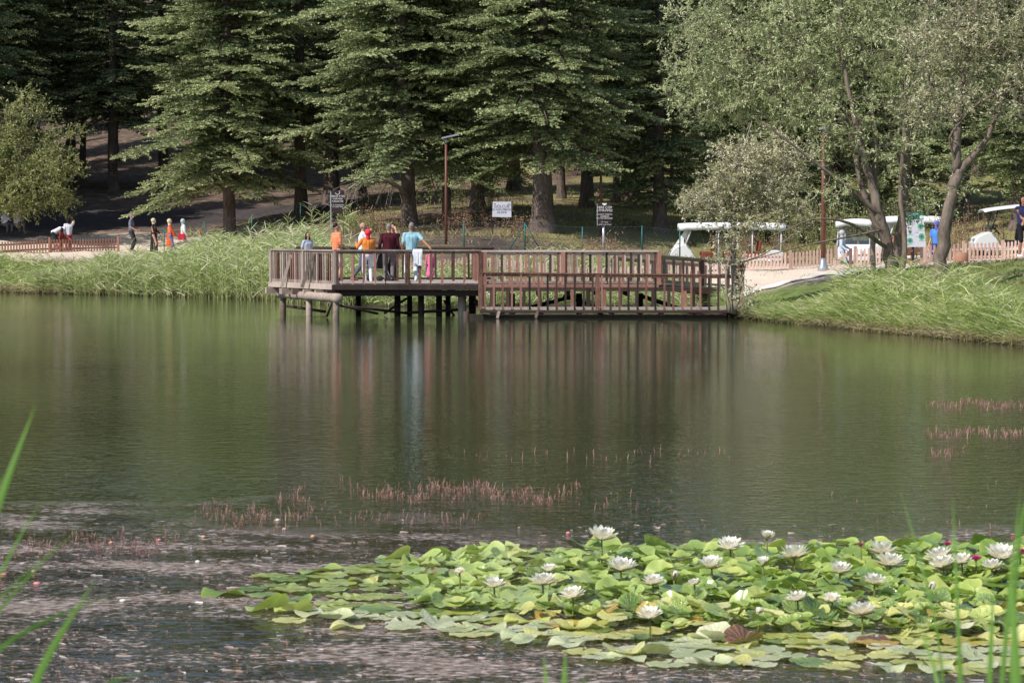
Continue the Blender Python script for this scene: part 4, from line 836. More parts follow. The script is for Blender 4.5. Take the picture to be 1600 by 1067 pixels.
# ---------------------------------------------------------------- golf carts
def cart(label, px, Y, rz, L=4.4, rows=3, Hh=1.85, frame='cart_white', roof='canvas_white', seat='seat_red', enclosed=True, z=None, ztilt=0., Wd=1.2):
    """a park shuttle cart; local +X is forward"""
    g = G(px, Y); zz = g[2] if z is None else z
    t = thing('golf_cart', label, 'golf cart', (g[0], g[1], zz), rz); w = Wd / 2; xf = L / 2; mt = M[frame]
    prof = [(-xf, .35), (-xf, .62), (-xf + .25, .72), (-xf + .7, .72), (-xf + .75, .38), (xf - 1.15, .36), (xf - 1.0, .45), (xf - .75, .92), (xf - .55, .98), (xf - .12, .78), (xf, .58), (xf, .34), (xf - .2, .25), (-xf + .2, .25)]
    bm = bmesh.new(); va = [bm.verts.new((x, -w, z_)) for x, z_ in prof]; vb = [bm.verts.new((x, w, z_)) for x, z_ in prof]; n = len(prof)
    bm.faces.new(va[::-1]); bm.faces.new(vb)
    for k in range(n): bm.faces.new((va[k], va[(k + 1) % n], vb[(k + 1) % n], vb[k]))
    bmesh.ops.recalc_face_normals(bm, faces=bm.faces); me = bpy.data.meshes.new('body'); bm.to_mesh(me); bm.free(); me.materials.append(mt); o = link('body', me, t); bevel(o, .04, 3)
    # roof: softly crowned canopy with a hanging hem
    nx_, ny_ = 14, 7; V = []; 
    for i_ in range(nx_ + 1):
        for j in range(ny_ + 1):
            u = i_ / nx_; v = j / ny_; cr_ = .09 * math.sin(PI * v) ** .6 + .05 * math.sin(PI * u) ** .5; V.append((-xf - .05 + (L - .35) * u, -w - .06 + (Wd + .12) * v, Hh - .12 + cr_ + ztilt * (u - .5)))
    Q = [(i_ * (ny_ + 1) + j, (i_ + 1) * (ny_ + 1) + j, (i_ + 1) * (ny_ + 1) + j + 1, i_ * (ny_ + 1) + j + 1) for i_ in range(nx_) for j in range(ny_)]
    mb = MB(); mb.add(V, Q); hem = .21 if enclosed else .05
    ring = [(i_ * (ny_ + 1)) for i_ in range(nx_ + 1)] + [nx_ * (ny_ + 1) + j for j in range(1, ny_ + 1)] + [i_ * (ny_ + 1) + ny_ for i_ in range(nx_ - 1, -1, -1)] + [j for j in range(ny_ - 1, 0, -1)]
    hv = [V[r] for r in ring]; lo = [(a, b_, c - hem - (.03 if k % 2 and enclosed else 0)) for k, (a, b_, c) in enumerate(hv)]; m_ = len(ring); mb.add(hv + lo, [(k, (k + 1) % m_, m_ + (k + 1) % m_, m_ + k) for k in range(m_)])
    o = mb.build('roof', M[roof], t, True); sd = o.modifiers.new('thick', 'SOLIDIFY'); sd.thickness = .03
    pm = frame if enclosed else 'dark_metal'
    for s_ in (-1, 1):
        for (xa, za, xb) in ((xf - .62, .9, xf - .92), (-xf + .12, .6, -xf + .1)) + (((xf - 2.0, .38, xf - 2.0),) if rows > 1 else ()) + (((-xf + 1.3, .38, -xf + 1.3),) if rows > 2 else ()):
            mb = MB(); mb.tube([(xa, s_ * (w - .05), za), (xb, s_ * (w - .04), Hh - .13 + ztilt * (xb / L))], .03 if enclosed else .022, 7); mb.build('roof_post', M[pm], t, True)
    mb = MB(); mb.add([(xf - .60, -w + .06, .95), (xf - .60, w - .06, .95), (xf - .88, w - .06, Hh - .16), (xf - .88, -w + .06, Hh - .16)], [(0, 1, 2, 3)]); 
    mb.build('windscreen', glass_mat(), t)
    if enclosed:
        mb = MB(); mb.add([(xf - .15, -w + .0, .78), (xf - .62, -w, .9), (xf - .92, -w, Hh - .14), (xf - .80, -w, Hh - .14)], [(0, 1, 2, 3)]); o = mb.build('side_panel', M[frame], t); sd = o.modifiers.new('thick', 'SOLIDIFY'); sd.thickness = .02
        mb = MB(); mb.add([(xf - .30, -w - .015, .92), (xf - .58, -w - .015, .95), (xf - .84, -w - .015, Hh - .24), (xf - .78, -w - .015, Hh - .24)], [(0, 1, 2, 3)]); mb.build('side_window', glass_mat(), o)
    for k in range(rows):
        xs_ = xf - 1.75 - k * .95
        if xs_ < -xf + .3: break
        mb = MB(); mb.box(xs_ - .02, xs_ + .45, -w + .08, w - .08, .40, .66); o = mb.build('seat', M[seat], t); bevel(o, .05, 3)
        mb = MB(); R = Matrix.Translation((xs_ - .03, 0, .66)) @ Matrix.Rotation(-.15, 4, 'Y')
        for s_ in (-1, 1): mb.box(-.05, .05, min(s_ * .04, s_ * (w - .1)), max(s_ * .04, s_ * (w - .1)), .02, .46, R)
        o2 = mb.build('backrest', M[seat], o); bevel(o2, .045, 3)
    mb = MB(); c = Vector((xf - 1.0, -.22, 1.02)); ax_ = Vector((-.75, 0, .66)).normalized(); e1 = Vector((0, 1, 0)); e2 = ax_.cross(e1)
    mb.tube([c + (e1 * math.cos(a) + e2 * math.sin(a)) * .18 for a in np.linspace(0, 2 * PI, 17)], .018, 6); mb.tube([c - e1 * .17, c, c + e1 * .17], .014, 5); mb.tube([c, c + Vector((.28, 0, -.3))], .022, 6); mb.build('steering_wheel', M['black_plastic'], t, True)
    for s_ in (-1, 1):
        for xx in (xf - .55, -xf + .55):
            mb = MB(); y0 = s_ * (w - .09); mb.tube([(xx, y0 - .085, .24), (xx, y0 - .07, .24), (xx, y0 + .07, .24), (xx, y0 + .085, .24)], [.20, .235, .235, .20], 20); wh = mb.build('wheel', M['rubber'], t, True)
            mb = MB(); mb.tube([(xx, y0 - .095, .24), (xx, y0 + .095, .24)], .12, 14); mb.build('rim', M['grey_metal'], wh, True)
        mb = MB(); mb.ell((xf - .02, s_ * (w - .22), .66), (.06, .10, .07)); mb.build('headlight', glass_mat(), t, True)
        mb = MB(); mb.ell((xf - .58, s_ * (w + .12), 1.12), (.03, .08, .10)); mb.build('mirror', M['black_plastic'], t, True)
    return t
def glass_mat():
    if 'glass' not in M:
        m = plain('glass', (.10, .12, .14), .08, spec=.8); m.node_tree.nodes['Principled BSDF'].inputs['Alpha'].default_value = .45
    return M['glass']
zc = W(1140, 418, 104)[2]
cart('long white shuttle cart with canvas roof parked behind the pinkish fence', 1134, 104, PI, 4.7, 3, 1.86, z=zc)
cart('white cart seen end on with rounded roof just left of the willow trunks', 1338, 97, -PI / 2 - .25, 2.6, 2, 1.95, z=W(1338, 421, 97)[2], seat='black_plastic', Wd=1.25)
cart('white roofed shuttle cart parked behind the park map board', 1415, 100, PI - .12, 2.7, 2, 1.95, z=W(1415, 414, 100)[2])
cart('open cart with thin black posts and sloping white roof at the right edge', 1568, 96, PI, 2.5, 1, 1.98, frame='cart_white', roof='cart_white', seat='black_plastic', enclosed=False, z=W(1560, 402, 96)[2], ztilt=-.22)
# ---------------------------------------------------------------- people
def cmat(name, col, rough=.85, var=.14):
    if name not in M: plain(name, col, rough, var=var, scale=9, spec=.15)
    return M[name]
cmat('skin', (.52, .29, .20), .55, .08); cmat('skin_tan', (.40, .20, .13), .55, .08); cmat('lips', (.32, .10, .08)); cmat('eye', (.02, .015, .015), .3)
cmat('hair_black', (.015, .012, .011), .5); cmat('hair_grey', (.22, .20, .19), .7); cmat('mask', (.62, .68, .75))
def ik(a, b, l1, l2, hint):
    a = Vector(a); b = Vector(b); d = b - a; L = min(d.length, (l1 + l2) * .999); d.normalize(); b = a + d * L
    x = (l1 * l1 - l2 * l2 + L * L) / (2 * L); h = math.sqrt(max(0, l1 * l1 - x * x)); hn = Vector(hint); hn = (hn - d * hn.dot(d)).normalized(); return a + d * x + hn * h, b
def remeshed(mb, name, mats, vox, smooth=2):
    me0 = mb.mesh(name, mats)
    def f(o):
        m = o.modifiers.new('r', 'REMESH'); m.mode = 'VOXEL'; m.voxel_size = vox; m.use_smooth_shade = True
        if smooth: s = o.modifiers.new('s', 'SMOOTH'); s.factor = .5; s.iterations = smooth
    me = baked(me0, f); me.name = name; me.materials.clear()
    for x in (mats if isinstance(mats, list) else [mats]): me.materials.append(x)
    return me
def person(label, pos, face, h=1.74, feet=((-.1, 0, 0), (.1, 0, 0)), hands=((-.24, .05, .80), (.24, .05, .80)), lean=(0, 0), look=0., skin='skin', top='white', topc=(.7, .7, .72), sleeve=.5, legs=(.1, .1, .12), legtype='trousers',
           shoe=(.05, .05, .05), hair='short', hairc='hair_black', cap=None, mask=False, build=1., hipz=None, elbow=(-1, -1), robe=None, bag=None, nod=0., topname='shirt', seated=False):
    s = h / 1.74; k = build; t = thing('person', label, 'person', pos, face); t['category'] = 'person'
    hz = (hipz if hipz else .93)
    hip = Vector((0, 0, hz)); ln = Vector((lean[0], lean[1], 0)); up = Vector((lean[0], lean[1], 1)); up.normalize()
    chest = hip + up * .36; neck = hip + up * .545; nd = (up + Vector((0, nod, 0))).normalized(); head = neck + nd * .155
    sh = [neck + Vector((sx * .178 * k, 0, -.065)) for sx in (-1, 1)]; hp = [hip + Vector((sx * .095, 0, -.02)) for sx in (-1, 1)]
    body = MB(); S = lambda v: Vector(v) * s
    seg = lambda m, a, b, r1, r2: m.capsule(S(a), S(b), r1 * s, r2 * s)
    arms = []; lg = []
    for i_, sx in enumerate((-1, 1)):
        e, w = ik(sh[i_], hands[i_], .29, .26, (sx * .3, elbow[i_], -.6)); arms.append((sh[i_], e, w))
        fo = Vector(feet[i_]) + Vector((0, 0, .085)); kn, an = ik(hp[i_], fo, .45, .43, (sx * .1, 1, 0)); lg.append((hp[i_], kn, an))
    # body: one continuous surface
    seg(body, hip, hip + up * .12, .125 * k, .115 * k); seg(body, hip + up * .1 + Vector((-.04, 0, 0)), chest + Vector((-.07 * k, 0, .02)), .10 * k, .105 * k); seg(body, hip + up * .1 + Vector((.04, 0, 0)), chest + Vector((.07 * k, 0, .02)), .10 * k, .105 * k)
    seg(body, sh[0], sh[1], .058, .058); seg(body, neck - up * .06, head - nd * .04, .056, .052)
    HR = Matrix.Rotation(-look, 3, 'Z'); fwd = HR @ Vector((0, 1, 0)); rt = HR @ Vector((1, 0, 0)); hd = head
    body.ell(S(hd + Vector((0, 0, .02)) - fwd * .008), (.079 * s, .097 * s, .108 * s), 16, 12, HR); seg(body, hd + fwd * .035 - Vector((0, 0, .045)), hd + fwd * .052 - Vector((0, 0, .072)), .048, .03)
    seg(body, hd + fwd * .085 + Vector((0, 0, .02)), hd + fwd * .104 - Vector((0, 0, .018)), .010, .015)
    for sx in (-1, 1): body.ell(S(hd + rt * sx * .078 - fwd * .002), (.012 * s, .02 * s, .03 * s), 8, 6, HR)
    for i_, (a, e, w) in enumerate(arms):
        sx = (-1, 1)[i_]; seg(body, a, e, .047 * k, .038); seg(body, e, w, .037, .026); d = (w - e).normalized(); pl = w + d * .05; seg(body, w, w + d * .085, .026, .034)
        sdv = d.cross(Vector((0, 0, 1)));
        if sdv.length < .3: sdv = d.cross(Vector((0, 1, 0)))
        sdv.normalize(); nv = sdv.cross(d)
        for f in range(4):
            o_ = sdv * (-.028 + .019 * f); ll = (.06, .075, .08, .062)[f]; c = w + d * .095 + o_; m_ = c + d * ll * .55 - nv * .006; seg(body, c, m_, .0105, .0095); seg(body, m_, m_ + d * ll * .45 - nv * .02, .0095, .008)
        th = w + d * .035 - sdv * .026; seg(body, th, th + d * .035 - sdv * .026, .013, .011); seg(body, th + d * .035 - sdv * .026, th + d * .065 - sdv * .03, .011, .009)
    for i_, (a, kn, an) in enumerate(lg):
        seg(body, a, kn, .082 * k, .053); seg(body, kn, kn * .6 + an * .4 - Vector((0, .012, 0)), .052, .054); seg(body, kn * .6 + an * .4 - Vector((0, .012, 0)), an, .054, .036); seg(body, an - Vector((0, .03, .03)), an + Vector((0, .13, -.05)), .038, .03)
    me = remeshed(body, 'body', [M[skin], M['eye'], M['lips']], .0095 * s if h > 1.3 else .008, 1)
    # eyes, brows and mouth are coloured on the face itself
    n = len(me.polygons); cen = np.zeros(n * 3, np.float32); me.polygons.foreach_get('center', cen); cen = cen.reshape(-1, 3); mi = np.zeros(n, np.int32)
    for sx in (-1, 1):
        for off, rr in ((hd + fwd * .085 + rt * sx * .032 + Vector((0, 0, .028)), .013), (hd + fwd * .088 + rt * sx * .034 + Vector((0, 0, .05)), .011)):
            mi[np.linalg.norm(cen - np.array(S(off)), axis=1) < rr * s] = 1
    mo = np.array(S(hd + fwd * .086 - Vector((0, 0, .045)))); mi[(np.abs((cen - mo) @ np.array(rt)) < .024 * s) & (np.abs(cen[:, 2] - mo[2]) < .007 * s) & (np.linalg.norm(cen - mo, axis=1) < .05 * s)] = 2
    me.polygons.foreach_set('material_index', mi); link('body', me, t)
    mt = cmat('cloth_' + top, topc)
    c = MB(); lo = hip - up * .06; ext = .018
    if robe is None:
        
        for q_ in (-.035, .035): seg(c, hip + Vector((q_, 0, .03)), hip + up * .12 + Vector((q_, 0, 0)), .112 * k + ext * .5, .108 * k + ext * .5) 
        seg(c, hip + up * .08 + Vector((-.045, 0, 0)), chest + Vector((-.075 * k, 0, .02)), .108 * k + ext * .3, .112 * k + ext * .5); seg(c, hip + up * .08 + Vector((.045, 0, 0)), chest + Vector((.075 * k, 0, .02)), .108 * k + ext * .3, .112 * k + ext * .5)
    else:
        for z0_, z1_, r0_, r1_ in ((robe, hz * .6, .22, .18), (hz * .6, hz + .1, .18, .15)): seg(c, Vector((0, 0, z0_)), Vector((lean[0] * .3, lean[1] * .3, z1_)), r0_ * k, r1_ * k)
        seg(c, hip, chest, .15 * k, .135 * k)
    if robe is None: seg(c, hip + up * .0, chest, .118 * k + ext, .118 * k + ext)
    seg(c, sh[0] * .97 + neck * .03, sh[1] * .97 + neck * .03, .066, .066); seg(c, neck - up * .07, neck - up * .005, .062, .058)
    for q_ in sh: seg(c, neck - up * .03, q_, .055, .056)
    for a, e, w in arms:
        if sleeve > 0:
            if sleeve < .6: seg(c, a, a.lerp(e, .72), .066 * k, .062)
            else: seg(c, a, e, .064 * k, .054); seg(c, e, e.lerp(w, .93), .053, .042)
    link(topname, remeshed(c, topname, mt, .013 * s), t)
    if robe is None or robe > .3:
        c = MB(); seg(c, hip - up * .02, hip + up * .02, .136 * k, .128 * k); frac = 1. if legtype == 'trousers' else 0.
        for a, kn, an in lg:
            seg(c, a, kn, .097 * k, .070)
            if frac: seg(c, kn, an + Vector((0, 0, .015)), .070, .056)
        link('trousers' if frac else 'shorts', remeshed(c, 'trousers', cmat('cloth_l%02d%02d%02d' % tuple(int(q * 99) for q in legs), legs), .013 * s), t)
    for a, kn, an in lg:
        c = MB(); seg(c, an + Vector((0, -.035, -.035)), an + Vector((0, .14, -.052)), .050, .036); seg(c, an + Vector((0, -.03, -.055)), an + Vector((0, .14, -.06)), .038, .03); link('shoe', remeshed(c, 'shoe', cmat('shoe_%02d%02d' % (int(shoe[0] * 99), int(shoe[2] * 99)), shoe), .011), t)
    c = MB(); hm = M[hairc]
    if hair != 'bald' and cap is None:
        c.ell(S(hd + Vector((0, 0, .042)) - fwd * .022), (.082 * s, .094 * s, .098 * s), 16, 12, HR)
        if hair == 'long':
            c.ell(S(hd - fwd * .05 - Vector((0, 0, .06))), (.09 * s, .05 * s, .13 * s), 14, 10, HR)
            for sx in (-1, 1): seg(c, hd + rt * sx * .07 + Vector((0, 0, .03)), hd + rt * sx * .085 - Vector((0, 0, .18)) + fwd * .01, .035, .028)
        hv = c; me = remeshed(hv, 'hair', hm, .010)
        link('hair', me, t)
    elif hair == 'bald': 
        c.ell(S(hd - fwd * .03 + Vector((0, 0, .0))), (.080 * s, .074 * s, .055 * s), 14, 8, HR); link('hair', remeshed(c, 'hair', M['hair_grey'], .011), t)
    if cap is not None:
        cm = cmat('cap_%02d%02d%02d' % tuple(int(q * 99) for q in cap), cap); c = MB(); c.ell(S(hd + Vector((0, 0, .03)) - fwd * .025), (.116 * s, .122 * s, .124 * s), 16, 12, HR); seg(c, hd - fwd * .03 - Vector((0, 0, .05)), neck - up * .02 - fwd * .01, .075, .082); link('headscarf', remeshed(c, 'headscarf', cm, .011), t)
    if mask: c = MB(); c.ell(S(hd + fwd * .07 - Vector((0, 0, .035))), (.052 * s, .045 * s, .045 * s), 12, 8, HR); link('face_mask', c.mesh('face_mask', M['mask'], True), t)
    t['_hand'] = 0; del t['_hand']
    return t, arms, s
def on_deck(px, Y): return ((px - 800) / FPX * Y, Y, ZF + .004)
E_ = -PI / 2   # facing east (+X); 0 faces +Y, away from the camera
person('girl with long dark hair in a pale grey shirt standing at the back left railing', on_deck(481, 80.6), -2.4, 1.52, hair='long', top='palegrey', topc=(.48, .50, .58), sleeve=.5, legs=(.16, .18, .26), hands=((-.2, .12, .95), (.2, .12, .95)), look=.1)
person('man in a salmon orange t-shirt and pale shorts looking right at the deck corner', on_deck(526, 79.3), -.9, 1.80, top='salmon', topc=(.85, .27, .13), sleeve=.4, legs=(.72, .58, .50), legtype='shorts', hands=((-.2, .22, 1.02), (.18, .24, 1.02)), look=.5, build=.95)
person('balding man in a white shirt and grey trousers striding with a hand at his face', on_deck(567, 78.4), -1.35, 1.82, feet=((-.08, .22, 0), (.1, -.32, .03)), hands=((-.12, .16, 1.50), (.14, .22, 1.44)), hair='bald', top='whiteshirt', topc=(.74, .75, .80), sleeve=.4, legs=(.11, .11, .15), shoe=(.30, .12, .08), elbow=(.4, .4), nod=.12)
tW, armsW, sW = person('woman in a red headscarf and orange top with white trousers holding up a phone', on_deck(575, 76.4), .25, 1.60, top='orange', topc=(.72, .24, .05), sleeve=1., legs=(.78, .78, .84), shoe=(.7, .7, .7), cap=(.80, .06, .07), hands=((-.34, .26, 1.30), (.12, .28, 1.12)), build=1.08, elbow=(-.2, -.6))
w_ = armsW[0][2] * sW; mb = MB(); mb.box(-.04, .04, -.006, .006, -.03, .13); ph_ = Vector(tW.location) + Matrix.Rotation(.25, 3, 'Z') @ (w_ + Vector((0, .05, .03)))
t = thing('phone', 'dark phone held upright by the woman in the red headscarf', 'phone', ph_, .25); o = mb.build('case', M['black_plastic'], t); bevel(o, .006, 2); mb = MB(); mb.box(-.035, .035, -.009, -.0065, -.02, .12); mb.build('screen', M['solar_glass'], o)
person('grey haired man in a maroon sweater and grey trousers seen from behind', on_deck(608, 77.2), .1, 1.78, top='maroon', topc=(.07, .012, .020), sleeve=1., legs=(.18, .15, .15), hair='short', hairc='hair_grey', hands=((-.30, .10, .95), (.30, .12, .92)), build=1.14)
person('dark haired man in black half hidden behind the maroon sweater', on_deck(614, 78.9), 2.9, 1.78, top='black', topc=(.02, .02, .025), sleeve=.5, legs=(.02, .02, .025), hands=((-.13, .13, 1.58), (.28, .1, .9)), elbow=(.5, -1))
tT, armsT, sT = person('man in a pale teal polo and white trousers resting his hand on the rail', on_deck(643, 75.42), .12, 1.80, top='teal', topc=(.30, .52, .60), sleeve=.45, legs=(.76, .77, .84), shoe=(.5, .5, .52), hair='short', hairc='hair_grey', skin='skin_tan', feet=((-.15, .05, 0), (.13, -.05, 0)), hands=((-.26, .12, .92), (.48, -.34, 1.06)), build=1.08, elbow=(-1, -.1), look=-.15)
person('small child in a bright pink coat standing on the deck by the rail', on_deck(672, 77.6), .3, .98, top='pink', topc=(.80, .16, .34), sleeve=1., legs=(.04, .04, .06), shoe=(.6, .6, .62), robe=.42, build=1.05, hands=((-.24, .08, .80), (.24, .08, .80)))
# towel and blue bag at the rail
b = Vector(W(653, 392, 75.0)); t = thing('towel', 'white cloth hanging over the deck rail beside the man in teal', 'towel', (b.x, b.y, ZR)); V = []; n_ = 9
for i_ in range(n_):
    for j in range(7):
        u = i_ / (n_ - 1) - .5; ln_ = .42 - .1 * abs(u + .1) + .12 * (u > .1); prof = [(.09, -.10), (.075, .005), (0, .014), (-.075, .008), (-.09, -.10), (-.10, -.24), (-.105, -.24 - ln_ * .5)][j]
        V.append((u * .30 * (1 - .25 * (j > 4)) + .02 * math.sin(j + i_), prof[0] - .012 * math.sin(i_ * 2.1) * (j > 3), prof[1] + (.02 * math.sin(i_ * 1.3) if j > 4 else 0)))
mb = MB(); mb.add(V, [(i_ * 7 + j, (i_ + 1) * 7 + j, (i_ + 1) * 7 + j + 1, i_ * 7 + j + 1) for i_ in range(n_ - 1) for j in range(6)]); o = mb.build('cloth', cmat('towelcloth', (.74, .74, .78)), t, True)
b = Vector(W(653, 418, 75.6)); t = thing('bag', 'soft blue bag held low beside the white trousers of the man in teal', 'bag', b); mb = MB(); mb.ell((0, 0, 0), (.11, .07, .17)); mb.build('body', cmat('bluecloth', (.10, .22, .55)), t, True); mb = MB(); mb.tube([(-.06, 0, .14), (-.03, 0, .26), (.03, 0, .26), (.06, 0, .14)], .01, 5); mb.build('strap', M['cloth_teal'], t, True)
# stroller
b = Vector(on_deck(594, 77.9)); t = thing('stroller', 'black folding stroller with grey frame among the visitors on the deck', 'stroller', b, .5); mb = MB()
for s_ in (-.2, .2): mb.tube([(s_, -.35, .95), (s_, -.15, .6), (s_, .35, .12)], .014, 6); mb.tube([(s_, .15, .65), (s_, -.3, .12)], .014, 6)
mb.tube([(-.2, -.35, .95), (.2, -.35, .95)], .018, 6); mb.tube([(-.2, 0, .42), (.2, 0, .42)], .012, 6); mb.build('frame', M['grey_metal'], t, True)
mb = MB(); mb.box(-.18, .18, -.08, .22, .40, .46); mb.box(-.18, .18, -.14, -.08, .42, .85); o = mb.build('seat', M['black_plastic'], t); bevel(o, .03, 2)
V = []; 
for i_ in range(7):
    a = PI * .15 + PI * .5 * i_ / 6
    for j in range(5): V.append(((j / 4 - .5) * .40, -.12 + .30 * math.cos(a), .72 + .26 * math.sin(a) - .03 * abs(j - 2)))
mb = MB(); mb.add(V, [(i_ * 5 + j, i_ * 5 + j + 1, i_ * 5 + 6 + j, i_ * 5 + 5 + j) for i_ in range(6) for j in range(4)]); mb.build('hood', M['black_plastic'], t, True)
for x_ in (-.2, .2):
    for y_ in (-.3, .35): mb = MB(); mb.tube([(x_ - .02, y_, .09), (x_ + .02, y_, .09)], .09, 14); mb.build('wheel', M['rubber'], t, True)
# the left bank
def on_ground(px, Y, hpx=None, H=1.7):
    x = (px - 800) / FPX * Y; z = gz(x, Y)
    if hpx is not None: z = W(px, hpx, Y)[2] - H
    return (x, Y, z)
person('man in a grey shirt and face mask leading the family group', on_ground(206, 116, 334, 1.76), -1.7, 1.76, top='slate', topc=(.16, .18, .23), sleeve=.45, legs=(.05, .05, .06), mask=True, hands=((-.1, .26, 1.02), (.2, .24, 1.0)), hairc='hair_grey')
person('woman in a black cloak with a cream headscarf behind the masked man', on_ground(241, 115.5, 342, 1.6), -1.7, 1.6, top='blackcloak', topc=(.02, .02, .025), sleeve=1., cap=(.62, .52, .36), robe=.12, mask=True, hands=((-.1, .3, 1.0), (.2, .25, .95)))
person('woman with a cream headscarf and bright orange red sleeves in the family group', on_ground(266, 115.5, 343, 1.6), -1.4, 1.6, top='redorange', topc=(.70, .10, .03), sleeve=1., cap=(.66, .56, .40), robe=.5, legs=(.12, .2, .4), hands=((-.1, .28, .98), (.2, .24, .9)))
tb, ar, sb = person('woman with a pale grey green headscarf and white blouse carrying a red bag', on_ground(287, 115, 343, 1.6), -1.2, 1.6, top='whiteblouse', topc=(.66, .68, .66), sleeve=1., cap=(.42, .50, .50), legs=(.3, .3, .32), hands=((-.24, .14, .9), (.24, .14, .9)))
b = Vector(tb.location) + Vector((-.05, -.32, .82)); t = thing('handbag', 'red handbag carried by the woman in the pale headscarf', 'bag', b); mb = MB(); mb.box(-.16, .16, -.05, .05, -.16, .12); o = mb.build('body', cmat('redbag', (.55, .03, .05)), t); bevel(o, .03, 3); mb = MB(); mb.tube([(-.1, 0, .1), (-.06, 0, .26), (.06, 0, .26), (.1, 0, .1)], .012, 5); mb.build('handle', M['redbag'] if 'redbag' in M else cmat('redbag', (.5, .03, .05)), t, True)
person('small child in a red cap half hidden in reeds behind the family group', on_ground(313, 113.5, 362, 1.05), -1.2, 1.05, top='palechild', topc=(.55, .58, .56), sleeve=.5, cap=(.62, .10, .05), legs=(.3, .3, .35))
person('woman with black hair in a white t-shirt and red trousers by the left fence', on_ground(108, 114.8, 341, 1.62), .4, 1.62, top='whitetee', topc=(.72, .70, .76), sleeve=.45, hair='long', legs=(.55, .07, .09), hands=((-.22, .12, .95), (.16, .02, 1.55)))
person('person in white t-shirt and black shorts bending at the left fence', on_ground(84, 114.8, 392, 0.02), -1.45, 1.66, lean=(0, 1.9), top='whitetee', topc=(.72, .70, .76), sleeve=.45, legs=(.03, .03, .04), legtype='shorts', hands=((-.15, .75, .62), (.15, .75, .62)), hipz=.88, nod=.3)
person('child in a dark red top crouching between the two people in white', on_ground(97, 114.6, 356, 1.25), 1.2, 1.25, top='darkred', topc=(.28, .05, .05), sleeve=.6, legs=(.5, .08, .08), hair='long')
for px, lab, cl, nm in ((8, 'person in pale blue seated under the arching shrub at the left edge', (.50, .55, .75), 'paleblue'), (27, 'person in faded grey seated under the arching shrub', (.42, .44, .52), 'fadegrey')):
    person(lab, on_ground(px, 119.5, 322, 1.30), -.4, 1.7, top=nm, topc=cl, sleeve=1., hipz=.50, feet=((-.12, .42, 0), (.12, .42, 0)), hands=((-.14, .32, .62), (.14, .32, .62)), legs=(.1, .1, .14), cap=cl)
# the right side
person('person in a bright blue shirt standing behind the forked tree', on_ground(1463, 93, 347, 1.72), 2.6, 1.72, top='brightblue', topc=(.08, .24, .68), sleeve=.5, legs=(.04, .05, .18), cap=(.10, .12, .42), hands=((-.32, .1, .9), (.26, .1, .9)))
person('person with orange top seated in the shuttle cart behind the map board', on_ground(1396, 99.6, 366, 1.20), 1.2, 1.62, top='orangetop', topc=(.75, .20, .06), sleeve=.5, hipz=.48, feet=((-.12, .4, 0), (.12, .4, 0)), legs=(.05, .05, .06))
person('person in pale blue and white beside the rounded roof cart', on_ground(1316, 93.5, 362, 1.55), -1.9, 1.58, top='icewhite', topc=(.55, .62, .72), sleeve=1., legs=(.5, .55, .66), hands=((-.2, .25, 1.), (.2, .2, .95)), cap=(.5, .5, .52))
tR, aR, sR = person('tall tanned person in a navy vest and black shorts at the right edge', on_ground(1597, 84.5, 307, 2.06), -2.9, 2.04, skin='skin_tan', top='navy', topc=(.03, .035, .10), sleeve=0., legs=(.015, .015, .02), legtype='shorts', shoe=(.72, .74, .78), hands=((.10, .26, 1.03), (-.02, .27, 1.0)), hair='long', hairc='hair_black')
# ---------------------------------------------------------------- reeds and grasses (nobody could count them)
pr = np.random.default_rng(21)
def scatter_px(n, pxr, Yr, r=pr):
    px = r.uniform(*pxr, n); Y = r.uniform(*Yr, n); x = (px - 800) / FPX * Y; return px, x, Y, ground_z(x, Y)
def reed_bed(name, label, xyz, height, mat, leafn=7, lw=.035, ll=.55, stem=True, tshift=0., bend=.5, leanx=0., dryfrac=.1):
    """upright canes, each with long arching leaves"""
    n = len(xyz); mb = MB(); r = pr; H = height * r.uniform(.65, 1.15, n)
    ld = np.stack([r.normal(size=n) * .16 + leanx, r.normal(size=n) * .16, np.ones(n)], 1); ld = unit(ld)
    ti = np.clip(.42 + .22 * r.normal(size=n) + tshift, 0, 1); dry = r.random(n) < dryfrac; ti[dry] = r.uniform(.8, 1, dry.sum())
    if stem: blades(xyz, ld, np.full(n, .08), H, np.full(n, lw * .6), ti * .8, mb, 3)
    idx = np.repeat(np.arange(n), leafn); u = r.uniform(.12, .98, len(idx)); base = xyz[idx] + ld[idx] * (H[idx] * u)[:, None]
    a = r.uniform(0, 2 * PI, len(idx)); el_ = r.uniform(.5, 1.5, len(idx)); d = np.stack([np.cos(a) + leanx * 2, np.sin(a), el_], 1) 
    tt = np.clip(ti[idx] + .13 * r.normal(size=len(idx)) + .18 * (u - .5) - .12 * (u < .3), 0, 1); tt[u < .22] = np.clip(tt[u < .22] + .3, 0, 1)
    blades(base, d, bend * r.uniform(.4, 1.5, len(idx)), ll * r.uniform(.55, 1.3, len(idx)), lw * r.uniform(.6, 1.3, len(idx)), tt, mb, 3)
    o = mb.build(name, M[mat]); tagp(o, label, name.replace('_', ' '), None, 'stuff'); return o
def near_shore(px, back):
    """x, y a given distance behind the waterline in column px"""
    u = np.interp(px, SHORE_PX, np.arange(len(SHORE))); x = np.interp(u, np.arange(len(SHORE)), SHORE[:, 0]); y = np.interp(u, np.arange(len(SHORE)), SHORE[:, 1])
    return x, y + back
SHORE_PX = 800 + SHORE[:, 0] / SHORE[:, 1] * FPX
n = 5200; px = pr.uniform(60, 560, n); bk0 = pr.uniform(-.5, 1, n); bk_w = np.interp(px, [60, 130, 200, 320, 420, 470, 560], [.6, 2.5, 4, 5, 6, 8, 7]); back = pr.uniform(-.25, 1, n) ** 1 * bk_w
x, y = near_shore(px, back); z = ground_z(x, y)
